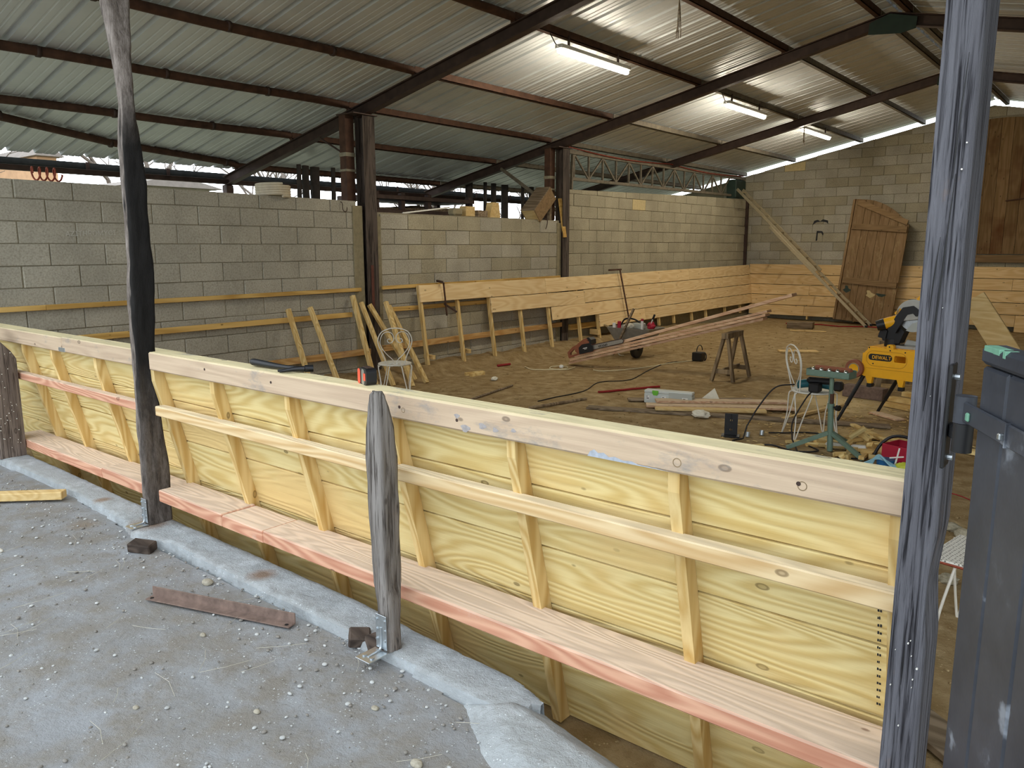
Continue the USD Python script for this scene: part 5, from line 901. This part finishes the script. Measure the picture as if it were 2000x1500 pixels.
m = ext(holes, 0.01); v = m.vertices; m = trimesh.Trimesh(np.stack([v[:,0], 0.03-v[:,2]+0.25*(v[:,1])*0.2, v[:,1]], 1), m.faces, process=False); part(pf, 'plate', put(m, Rp), M['black']); part(pf, 'base', put(cbox((0.17,0.12,0.012), 0.002, (0,0,0.006)), Rp), M['black']); part(pf, 'rib', put(cbox((0.01,0.05,0.2), 0.002, (0,0.05,0.11)), Rp), M['black'])
for i, (x, y) in enumerate(((5.34,7.05),(5.42,7.2))): solo('steel_bolt', cyl((x,y,gz(x,y)+0.004),(x,y+0.01,gz(x,y)+0.05), 0.022, 12), M['zinc'], ('shiny bolt end on the floor right of the post shoe', 'second shiny bolt end farther behind the post shoe')[i], 'bolt')
flat('floor_plank', (3.32,13.25), (3.86,13.60), 0.22, 0.03, 0.004, 'loose', 'short pale plank lying alone in mid floor')
solo('square_timber', bar((1.95,17.45,gz(1.95,17.4)+0.075), (2.48,17.55,gz(2.4,17.5)+0.075), 0.30, 0.13), M['plank_old'], 'short thick timber lying near the gable', 'timber'); flat('floor_plank', (2.25,16.75), (2.95,16.95), 0.06, 0.02, 0.004, 'loose', 'thin pale strip on the floor near the gable')
solo('red_cable', tube(gl_([(1.6,18.3),(2.0,18.2),(2.3,18.5),(2.8,18.3),(3.4,18.55),(4.2,18.3)], 0.014, 50), 0.014, 6), M['rope_red'], 'tangled red cable along the gable foot', 'cable', smooth=40)
# ---------------------------------------------------------------- the work place at the right
# green roller stand with five steel balls
rs = thing('ball_stand', 'green metal stand with a row of five steel balls', 'roller stand', (6.12,6.95,gz(6.12,6.95)))
z0 = gz(6.12,6.95); hd = nrm((0.95,-0.12,0)); hn = np.cross([0,0,1], hd)
def hb(u0, u1, v0, v1, z_0, z_1, c=0.004): m = cbox((u1-u0,v1-v0,z_1-z_0), c); R = np.eye(4); R[:3,0] = hd; R[:3,1] = hn; R[:3,3] = np.array([6.10,6.95,0])+hd*(u0+u1)/2+hn*(v0+v1)/2+np.array([0,0,(z_0+z_1)/2]); m.apply_transform(R); return m
part(rs, 'head', cat_([hb(-0.19,0.19,-0.075,-0.068,0.675,0.725), hb(-0.19,0.19,0.068,0.075,0.675,0.735), hb(-0.19,0.19,-0.075,0.075,0.668,0.677), hb(0.183,0.19,-0.075,0.075,0.675,0.73), hb(-0.19,-0.183,-0.075,0.075,0.675,0.73)]), M['green_paint']); part(rs, 'back_roller', hb(-0.17,0.17,0.02,0.062,0.70,0.752,0.018), M['saw_brown'], 'brown roller')
for k in range(5): p = np.array([6.10,6.95,0])+hd*(-0.145+k*0.072)-hn*0.035; bcp = part(rs, 'ball_cup', cyl(p+[0,0,0.676], p+[0,0,0.712], 0.024, 16), M['grey_metal'], smooth=40); part(bcp, 'ball', trimesh.creation.icosphere(3, 0.021).apply_translation(p+[0,0,0.722]), M['chrome'], 'polished steel ball', smooth=True)
itb = part(rs, 'inner_tube', cyl((6.115,6.95,0.38), (6.11,6.95,0.672), 0.019, 16), M['green_paint'], smooth=40); part(itb, 'rust_sleeve', cyl((6.12,6.95,0.42), (6.118,6.95,0.52), 0.0205, 16), M['rust'], 'rusted part of the inner tube', smooth=40); part(rs, 'outer_tube', cyl((6.135,6.95,z0+0.01), (6.117,6.95,0.425), 0.025, 18), M['green_paint'], smooth=40); part(rs, 'clamp_collar', cyl((6.118,6.95,0.385), (6.117,6.95,0.432), 0.030, 18), M['green_paint'], smooth=40)
part(rs, 'knob', cat_([cyl((6.14,6.94,0.405), (6.18,6.92,0.405), 0.007, 8), cyl((6.178,6.92,0.405), (6.20,6.91,0.405), 0.026, 16)]), M['black'], smooth=40)
for ang_ in (205, 335, 80): d = np.array([math.cos(math.radians(ang_)), math.sin(math.radians(ang_)), 0]); q = np.array([6.13,6.95,0])+d*0.36; part(rs, 'foot_bar', bar(np.array([6.13,6.95,0.17])+d*0.02, (q[0],q[1],gz(q[0],q[1])+0.018), 0.035, 0.035), M['green_paint'])
# power tool on the chair seat, with its cable
pt = thing('jigsaw', 'teal and black power tool lying on the side-on chair', 'power tool', (5.82,7.42,0.452))
part(pt, 'body', tube(curve([(5.68,7.34,0.50),(5.76,7.38,0.515),(5.86,7.42,0.515),(5.96,7.46,0.50)], 16), 0.040, 12), M['teal'], smooth=40); part(pt, 'grip', bar((5.78,7.30,0.56), (6.0,7.40,0.55), 0.05, 0.06, c=0.02), M['black']); part(pt, 'battery', cbox((0.10,0.10,0.085), 0.012, (5.86,7.31,0.495)), M['black']); part(pt, 'front', cbox((0.09,0.08,0.09), 0.02, (6.02,7.46,0.502)), M['black'])
solo('tool_cable', tube(np.vstack([curve([(5.66,7.33,0.50),(5.52,7.22,0.47),(5.42,7.1,0.30),(5.36,6.98,0.12)], 24), gl_([(5.34,6.95),(5.30,6.80),(5.45,6.72),(5.65,6.85),(5.9,6.75),(6.05,6.9),(5.9,7.05)], 0.007, 60)]), 0.007, 6), M['cable_black'], 'black flex hanging from the power tool down to the floor', 'cable', smooth=40)
solo('tool_cable', tube(np.vstack([curve([(5.84,7.28,0.455),(5.82,7.18,0.40),(5.76,7.05,0.2),(5.80,6.95,0.06)], 24), gl_([(5.85,6.9),(5.95,6.72),(6.15,6.62),(6.3,6.8),(6.42,6.9),(6.35,7.1)], 0.007, 50)]), 0.007, 6), M['cable_black'], 'second black flex falling from the chair seat into the offcuts', 'cable', smooth=40)
solo('floor_cable', tube(gl_([(5.45,7.3),(5.8,7.55),(6.1,7.45),(6.35,7.65),(6.5,7.5)], 0.007, 50), 0.007, 6), M['cable_black'], 'black cable on the floor behind the offcuts', 'cable', smooth=40)
solo('socket_strip', cbox((0.34,0.06,0.05), 0.012, (0,0,0)).apply_transform(xf((6.22,7.12,gz(6.2,7.1)+0.03), 0.25)), M['white'], 'white socket strip lying among the offcuts', 'socket strip')
# the yellow saw stand with the mitre saw
UD = nrm((0.965,-0.20,0.0)); ND = np.cross([0,0,1], UD); O_ = np.array([5.90,8.52,0.0])
RY = np.eye(4); RY[:3,0] = UD; RY[:3,1] = [0,0,1]; RY[:3,2] = np.cross(UD, [0,0,1]); RY[:3,3] = O_
def yp(poly, front, back):   # polygon in (along, up); front/back measured towards the viewer
    m = ext(poly, front-back); m.apply_translation((0,0,back)); return put(m, RY)
def R_(x0, z0_, x1, z1_, r): return sbox(x0+r, z0_+r, x1-r, z1_-r).buffer(r, quad_segs=6)
sw = thing('saw_stand', 'yellow folding saw stand with wheels and black legs', 'saw stand', (6.2,8.5,0.0))
side = R_(0.035,0.46,0.76,0.765,0.03).union(Point(0.16,0.64).buffer(0.125)).union(R_(0.275,0.72,0.345,0.808,0.02))
side = side.difference(R_(0.36,0.635,0.475,0.70,0.014)).difference(sbox(0.0,0.70,0.085,0.80).difference(Point(0.16,0.64).buffer(0.125)))
part(sw, 'side_panel', yp(side, 0.0, -0.045), M['yellow'], smooth=30); part(sw, 'side_panel', yp(side, -0.40, -0.445), M['yellow'], smooth=30)
part(sw, 'groove_line', yp(R_(0.075,0.575,0.49,0.735,0.075).difference(R_(0.081,0.581,0.484,0.729,0.069)), 0.0018, -0.001), M['yellow_dark'], 'moulded groove'); part(sw, 'panel_step', yp(sbox(0.08,0.548,0.74,0.553), 0.0015, -0.001), M['yellow_dark'], 'moulded step')
npl = part(sw, 'name_plate', yp(R_(0.10,0.636,0.34,0.70,0.03), 0.003, -0.002), M['black'], 'black name plate'); part(npl, 'lettering', text_on('DEWALT', 0.034, (RY @ np.array([0.135,0.651,0.0032,1]))[:3], UD, (0,0,1), 0.001), M['yellow'], 'yellow lettering on black')
for x, z in ((0.305,0.785),(0.315,0.748),(0.465,0.742),(0.10,0.76),(0.15,0.60)): part(sw, 'screw', put(cyl((x,z,0), (x,z,0.003), 0.007, 10), RY), M['black'])
for x in (0.11,0.43): cft = part(sw, 'clamp_foot', yp(Polygon([(x-0.03,0.47),(x+0.045,0.47),(x+0.035,0.385),(x+0.0,0.385)]), 0.004, -0.04), M['yellow']); part(cft, 'rubber_foot', yp(R_(x-0.008,0.352,x+0.042,0.392,0.008), 0.006, -0.042), M['black'])
wq = RY @ np.array([-0.03,0.515,0.03,1]); 
def disc_y(prof): m = trimesh.creation.revolve(np.asarray(prof, float), sections=28); m.apply_transform(RY @ trimesh.transformations.translation_matrix((-0.03,0.53,0.0))); return m
whl = part(sw, 'wheel', disc_y([(0.062,0.0),(0.092,0.0),(0.097,0.006),(0.097,0.034),(0.092,0.04),(0.062,0.04),(0.062,0.0)]), M['saw_brown'], 'brown tyre', smooth=40); part(whl, 'wheel_hub', disc_y([(0,0.004),(0.063,0.004),(0.063,0.036),(0.05,0.042),(0.03,0.034),(0,0.034)]), M['yellow'], 'yellow wheel hub', smooth=40); part(whl, 'wheel_ring', disc_y([(0.05,0.0415),(0.06,0.0415),(0.06,0.043),(0.05,0.043),(0.05,0.0415)]), M['mortar'], 'pale ring')
part(sw, 'axle_arm', yp(Polygon([(-0.01,0.51),(0.05,0.53),(0.06,0.47),(0.03,0.45)]), -0.01, -0.04), M['black'])
for q, e in (((0.05,0.46,-0.02),(5.80,8.22)),((0.30,0.47,-0.30),(6.0,8.98)),((0.70,0.46,-0.02),(6.72,8.05)),((0.68,0.46,-0.40),(6.72,8.85))):
    p = (RY @ np.array([q[0],q[1],q[2],1]))[:3]; g0 = np.array([e[0],e[1],gz(*e)]); part(sw, 'leg', tube([p, p+(g0-p)*0.62, p+(g0-p)*0.63, g0], [0.021,0.021,0.016,0.016], 12), M['black'], smooth=40)
part(sw, 'deck', yp(sbox(0.08,0.755,0.74,0.77), -0.045, -0.40), M['yellow'])
ms = thing('mitre_saw', 'large mitre saw with a grey blade guard on the yellow stand', 'mitre saw', (6.15,8.6,0.775))
part(ms, 'turntable', yp(sbox(0.33,0.772,0.74,0.80), -0.05, -0.42), M['grey_metal']); part(ms, 'fence', yp(Polygon([(0.36,0.80),(0.74,0.80),(0.74,0.90),(0.66,0.88),(0.56,0.83),(0.38,0.85)]), -0.20, -0.225), M['grey_metal']); part(ms, 'base_column', put(cyl((0.235,0.772,-0.2),(0.235,0.85,-0.2), 0.075, 20), RY), M['black'], smooth=40); part(ms, 'hinge_block', yp(Polygon([(0.17,0.84),(0.32,0.82),(0.36,0.93),(0.30,0.99),(0.18,0.95),(0.15,0.90)]).buffer(0.012), -0.14, -0.26), M['black'], smooth=30); part(ms, 'dust_port', yp(Polygon([(0.13,0.87),(0.19,0.86),(0.20,0.93),(0.15,0.94)]).buffer(0.01), -0.12, -0.2), M['black'], smooth=30)
part(ms, 'arm', yp(Polygon([(0.24,0.95),(0.30,0.93),(0.36,1.05),(0.40,1.12),(0.47,1.14),(0.50,1.11),(0.52,1.15),(0.46,1.19),(0.37,1.17),(0.31,1.08)]).buffer(0.012), -0.09, -0.15), M['black'], smooth=30)
part(ms, 'upper_guard', yp(Point(0.46,1.10).buffer(0.165, quad_segs=16).intersection(Polygon([(0.2,1.02),(0.8,1.12),(0.8,1.4),(0.2,1.4)])), -0.10, -0.19), M['grey_metal'], 'grey metal upper blade guard', smooth=30); part(ms, 'blade', yp(Point(0.46,1.10).buffer(0.152, quad_segs=20), -0.137, -0.141), M['zinc'], 'steel saw blade')
part(ms, 'lower_guard', yp(Point(0.46,1.10).buffer(0.16, quad_segs=16).difference(Point(0.46,1.10).buffer(0.07)).intersection(Polygon([(0.36,0.9),(0.8,0.9),(0.8,1.12),(0.5,1.08)])), -0.112, -0.17), M['case_dark'], 'pale lower guard', smooth=30)
mp = lambda x, z, f: (RY @ np.array([x,z,f,1]))[:3]
mot = part(ms, 'motor', cat_([cyl(mp(0.31,1.05,-0.16), mp(0.19,1.005,-0.10), 0.056, 22), ]), M['yellow'], smooth=40); part(mot, 'motor_cap', cyl(mp(0.19,1.005,-0.10), mp(0.125,0.98,-0.07), 0.058, 22, 0.052), M['black'], smooth=40); part(ms, 'carry_lug', yp(Polygon([(0.29,1.12),(0.33,1.16),(0.35,1.15),(0.32,1.10)]).buffer(0.01), -0.10, -0.16), M['yellow'])
part(ms, 'handle', yp(Polygon([(0.47,1.245),(0.52,1.30),(0.60,1.32),(0.70,1.30),(0.71,1.26),(0.62,1.275),(0.55,1.262),(0.52,1.225)]).buffer(0.01), -0.11, -0.17), M['yellow'], smooth=30)
# timber lying about behind the stand
solo('square_timber', bar((5.42,9.82,gz(5.42,9.82)+0.075), (5.90,9.72,gz(5.9,9.72)+0.075), 0.14, 0.14), M['rust_plate'], 'dark brown square timber lying before the second trestle', 'timber')
for i, (p, q, l, lab) in enumerate((((5.98,9.44),(6.75,9.1),0.0,'lowest yellow batten of the pile right of the saw stand'), ((6.0,9.52),(6.8,9.2),0.052,'upper yellow batten of the pile right of the saw stand'), ((6.12,9.62),(6.8,9.34),0.104,'short yellow batten on top of the pile right of the saw stand'))): flat('yellow_batten', p, q, 0.10, 0.05, l+0.003, 'offcut', lab, 'batten')
flat('floor_plank', (5.98,8.93), (6.30,8.70), 0.12, 0.02, 0.003, 'plank_red', 'small reddish board under the rear leg of the saw stand'); flat('floor_plank', (5.35,7.95), (5.62,9.2), 0.05, 0.03, 0.003, 'loose', 'narrow strip lying on the sawdust under the side-on chair')
# board leaning at the right
solo('leaning_board', bar((7.30,9.0,0.52), (6.80,9.02,1.27), 0.235, 0.026, (0.0,-0.96,-0.3)), M['loose'], 'wide pale board leaning behind the dark gate', 'board')
solo('board_rest', bar((7.5,9.2,gz(7.5,9.2)), (7.32,9.06,0.62), 0.07, 0.07), M['trestle'], 'prop holding the wide pale board behind the gate', 'prop')
# planks, stones on the floor seen between post and gate
flat('floor_plank', (7.60,3.10), (7.95,2.82), 0.16, 0.03, 0.02, 'plank_old', 'brown board on the floor at the foot of the gate'); flat('floor_plank', (6.6,9.9), (7.4,10.3), 0.18, 0.04, 0.003, 'plank_old', 'dark plank on the floor seen between post and gate'); flat('floor_plank', (6.9,7.7), (7.3,7.62), 0.07, 0.04, 0.003, 'offcut', 'yellow batten end seen under the gate hinge')
solo('red_string', tube(gl_([(6.8,5.9),(7.2,6.3),(7.6,5.85)], 0.004, 24), 0.004, 5), M['rope_red'], 'thin red string on the floor between post and gate', 'string', smooth=40)
for i, (x, y, s) in enumerate(((7.36,5.45,0.05),(7.44,5.36,0.055),(7.50,4.55,0.05))): solo('floor_stone', crumple((s,s*0.8,s*0.6), (x,y,gz(x,y)+s*0.4), 19), M['block_b'], ('left stone of the pair on the floor beyond the stool','right stone of the pair on the floor beyond the stool','stone on the floor near the stool')[i], 'stone', smooth=True)
# the heap of offcuts
pick = []
for i in range(64):
    a, rr = rng.uniform(0, 2*math.pi), math.sqrt(rng.random()); x = 6.30+0.46*rr*math.cos(a)+0.1*rr; y = 7.25+0.48*rr*math.sin(a); l, w, h = rng.uniform(0.06,0.22), rng.uniform(0.035,0.07), rng.uniform(0.02,0.05); lift = max(0, 0.085*(1-rr)*rng.random()+0.0); ta = rng.normal(0,0.28)
    if math.hypot(x-6.13, y-6.95) < 0.12 or y < 6.72: continue
    R = trimesh.transformations.euler_matrix(rng.normal(0,0.25), ta if lift > 0.02 else 0.06*ta, rng.uniform(0, math.pi)); R[:3,3] = (x, y, gz(x, y)+h/2+lift+0.5*l*abs(math.sin(ta))*(lift > 0.02)); pick.append((R, (l,w,h)))
kinds = [(0.10,0.05,0.04),(0.16,0.045,0.03),(0.07,0.06,0.045),(0.22,0.05,0.022)]; firsts = {}
for i, (R, s) in enumerate(pick):
    k = int(np.argmin([abs(s[0]-q[0]) for q in kinds]))
    if k not in firsts:
        t = thing('offcut', 'short pale pine offcut in the heap under the saw stand', 'offcut', tuple(R[:3,3]), R=R[:3,:3], group='offcuts heaped under the saw stand'); part(t, 'piece', cbox(kinds[k], 0.002), M['offcut'], world=False); firsts[k] = t
    else: dup(firsts[k], R, 'short pale pine offcut in the heap under the saw stand', 'offcut', 'offcuts heaped under the saw stand')
for i, (p, q, lab) in enumerate((((5.50,6.62),(5.60,6.78),'offcut on the floor left of the green stand, leftmost of three'), ((5.60,6.56),(5.66,6.72),'offcut on the floor left of the green stand, middle of three'), ((5.64,6.68),(5.76,6.70),'offcut on the floor left of the green stand, rightmost of three'), ((5.72,7.02),(5.82,7.12),'angled yellow offcut on the floor under the side-on chair'), ((6.05,7.9),(6.62,7.28),'long pale lath lying across the offcut heap'))): flat('offcut', p, q, 0.05, 0.022, 0.003 if i < 4 else 0.06, 'offcut', lab, 'offcut')
# red bin, blue tub and straps by the fence
rb = thing('red_tool_box', 'crimson plastic crate with a black handle behind the fence end', 'crate', (6.72,6.9,gz(6.72,6.9)))
Rr = xf((6.76,6.92,gz(6.76,6.92)+0.004), -0.3)
part(rb, 'shell', put(cat_([cbox((0.30,0.012,0.17), 0.004, (0,-0.12,0.085)), cbox((0.30,0.012,0.17), 0.004, (0,0.12,0.085)), cbox((0.012,0.24,0.17), 0.004, (-0.145,0,0.085)), cbox((0.012,0.24,0.17), 0.004, (0.145,0,0.085)), cbox((0.30,0.24,0.012), 0.004, (0,0,0.008))]), Rr), M['red']); part(rb, 'handle', put(tube(curve([(-0.24,-0.10,0.02),(-0.20,-0.06,0.14),(-0.14,0.0,0.21),(-0.02,0.02,0.225),(0.10,0.0,0.18)], 24), 0.013, 10), Rr), M['black'], smooth=40)
solo('blue_tub', cyl((6.66,6.66,gz(6.66,6.66)), (6.66,6.66,gz(6.66,6.66)+0.09), 0.06, 20, 0.07), M['blue'], 'small blue tub in front of the crimson crate', 'tub', smooth=40); solo('lime_bag', crumple((0.06,0.05,0.055), (6.80,6.60,gz(6.8,6.6)+0.05), 28), M['lime'], 'yellow-green bag beside the blue tub', 'bag', smooth=True)
solo('strap_tangle', cat_([tube(curve([(6.50+0.02*i,6.66-0.01*i,gz(6.5,6.6)+0.03),(6.62,6.60,gz(6.6,6.6)+0.10+0.01*i),(6.74,6.58-0.02*i,gz(6.7,6.6)+0.07),(6.80+0.02*i,6.54,gz(6.8,6.55)+0.03)], 16), 0.008, 6) for i in range(4)]), M['lightblue'], 'pale blue straps tangled over the blue tub', 'straps', smooth=40); solo('white_tie', cat_([cyl((6.74,6.62,gz(6.7,6.6)+0.06),(6.76,6.64,gz(6.7,6.6)+0.20), 0.007, 6), cyl((6.70,6.6,gz(6.7,6.6)+0.12),(6.80,6.62,gz(6.7,6.6)+0.14), 0.006, 6)]), M['white'], 'white plastic tie sticking up beside the crimson crate', 'tie')
# chips and sawdust: uncountable
ch = []
for _ in range(420):
    x, y = rng.normal(6.0,0.55), rng.normal(8.3,0.95)
    if not (4.2 < x < 7.4 and 6.3 < y < 11): continue
    m = cbox((rng.uniform(0.02,0.06),rng.uniform(0.008,0.02),0.004), 0.001); m.apply_transform(xf((x,y,gz(x,y)+0.004), rng.uniform(0,3.14))); ch.append(m)
solo('wood_chips', cat_(ch), M['offcut'], 'wood chips and shavings scattered over the work area', 'wood chips', kind='stuff')
fs = []
for _ in range(900):
    x, y = rng.uniform(0.5,8.0), 3.0+15*rng.random()**1.4; s = rng.uniform(0.006,0.02); fs.append(trimesh.creation.icosphere(0, s).apply_scale((1,1,0.6)).apply_translation((x,y,gz(x,y)+0.25*s)))
solo('earth_clods', cat_(fs), M['dirt'], 'small clods and pebbles scattered over the earth floor', 'clods', kind='stuff', smooth=True)
# ---------------------------------------------------------------- outside, beyond the low eave
def tree(x, y, h, r, seed, label, name='bare_tree'):
    rg = np.random.default_rng(seed); tr, br, tw = [], [], []
    def grow(p, d, l, rad, lev):
        k = 4; pts = [p]; 
        for i in range(k): d = nrm(d+rg.normal(0, 0.10+0.05*lev, 3)+np.array([0,0,0.05])); pts.append(pts[-1]+d*l/k)
        (tr if lev == 0 else br if lev < 3 else tw).append(tube(pts, np.linspace(rad, rad*0.55, k+1), 7 if lev == 0 else 5 if lev < 2 else 4))
        if lev < 4:
            for i in range(4 if lev == 0 else 3):
                q = pts[int(rg.integers(2, k+1))]; a = rg.uniform(0, 2*math.pi); s = np.array([math.cos(a), math.sin(a), 0.35]); grow(q, nrm(d*0.7+s*0.75), l*(0.55+0.2*rg.random()), rad*0.5, lev+1)
    grow(np.array([x,y,-0.15]), np.array([0,0,1.0]), h*0.45, r, 0)
    t = thing(name, label, 'tree', (x,y,-0.15), group='bare trees behind the barn'); part(t, 'trunk', cat_(tr), M['bark'], smooth=40); part(t, 'branches', cat_(br), M['bark']); part(t, 'twigs', cat_(tw), M['bark'], kind='stuff')
ORD = ['first','second','third','fourth','fifth','sixth','seventh','eighth','ninth','tenth','eleventh','twelfth','thirteenth','fourteenth']
for i, (x, y, h) in enumerate(sorted(((-16,5.2,9),(-24,9.5,10),(-19,14.0,9),(-27,16.8,11),(-21,20.5,10),(-30,25.5,12),(-18,26.0,8),(-13,30.5,9),(-24,33,10),(-11,24.0,6)), key=lambda t: (t[1])/(8.182-t[0]))): tree(x, y, h, 0.16, 40+i, ORD[i]+' bare leafless tree from the left, seen under the low eave')
for i, y in enumerate((7.60,7.78,8.02,8.26,8.62,11.7,12.0,12.35,12.8,13.2,13.6,14.1,14.6)): solo('stored_log', tube([(-2.3-0.08*(i % 3),y,-0.1),(-2.28-0.08*(i % 3),y+0.03,3.05)], 0.035+0.02*(i % 3), 9), M['black_wood'], ORD[i]+' dark upright pole from the left, behind the low block walls', 'pole', 'poles standing behind the low walls', smooth=40)
sh = thing('storage_rack', 'dark rack of old timber seen over the low wall, left of centre', 'rack', (-2.6,10.0,0.0))
for x, y in ((-2.2,9.1),(-2.2,9.7),(-2.2,10.35),(-2.2,11.45),(-3.0,9.1),(-3.0,11.4)): part(sh, 'upright', bar((x,y,-0.1), (x,y,2.72), 0.09, 0.09), M['steel_dark'])
for z in (1.9,2.36,2.60): part(sh, 'shelf', span((-3.1,9.0,z), (-2.1,11.5,z+0.07), 0.005), M['steel_dark'])
for i in range(4): part(sh, 'stored_beam', bar((-2.5-0.12*i,9.2+0.1*i,2.42), (-2.45-0.12*i,11.3-0.2*i,2.46+0.02*i), 0.1, 0.1), M['plank_old'])
hs = thing('far_house', 'narrow ochre rendered house end between wall top and gutter at far left', 'house', (-24.5,11.58,0.0))
part(hs, 'wall', span((-27,11.25,-0.15), (-22,11.9,4.9), 0.02), M['render_orange']); part(hs, 'roof', tm([(-27.3,11.1,4.9),(-21.7,11.1,4.9),(-21.7,12.05,4.9),(-27.3,12.05,4.9),(-27.3,11.58,5.3),(-21.7,11.58,5.3)], [[0,1,5,4],[2,3,4,5],[3,0,4,4],[1,2,5,5],[3,2,1,0]]), M['roof_tile']); part(hs, 'window', span((-21.99,11.4,2.5), (-21.97,11.75,3.3), 0.004), M['black'])
hs = thing('far_house', 'low shed with a brown roof seen over the wall right of the burnt pole', 'house', (-14,10.8,0.0))
part(hs, 'wall', span((-17,9.9,-0.15), (-12.2,11.9,3.42), 0.02), M['mortar']); part(hs, 'roof', tm([(-17.2,9.6,3.36),(-12,9.6,3.36),(-12,12.2,3.36),(-17.2,12.2,3.36),(-17.2,10.9,3.66),(-12,10.9,3.66)], [[0,1,5,4],[2,3,4,5],[3,0,4,4],[1,2,5,5],[3,2,1,0]]), M['roof_tile']); part(hs, 'window', span((-12.19,10.6,1.6), (-12.17,11.3,2.6), 0.004), M['black'])
hill = hfield(-115, -45, -40, 120, 5.0, lambda X, Y: -0.2+np.clip((-45-X)/22, 0, 1)*(4.5+5*nz(X, Y, 0.03, 3, 9))); struct('hills', hill, plain('blue_hill', '#8b98a6', 0.95, 0, 0.15, 0.2), 'pale wooded hill on the horizon', smooth=True)
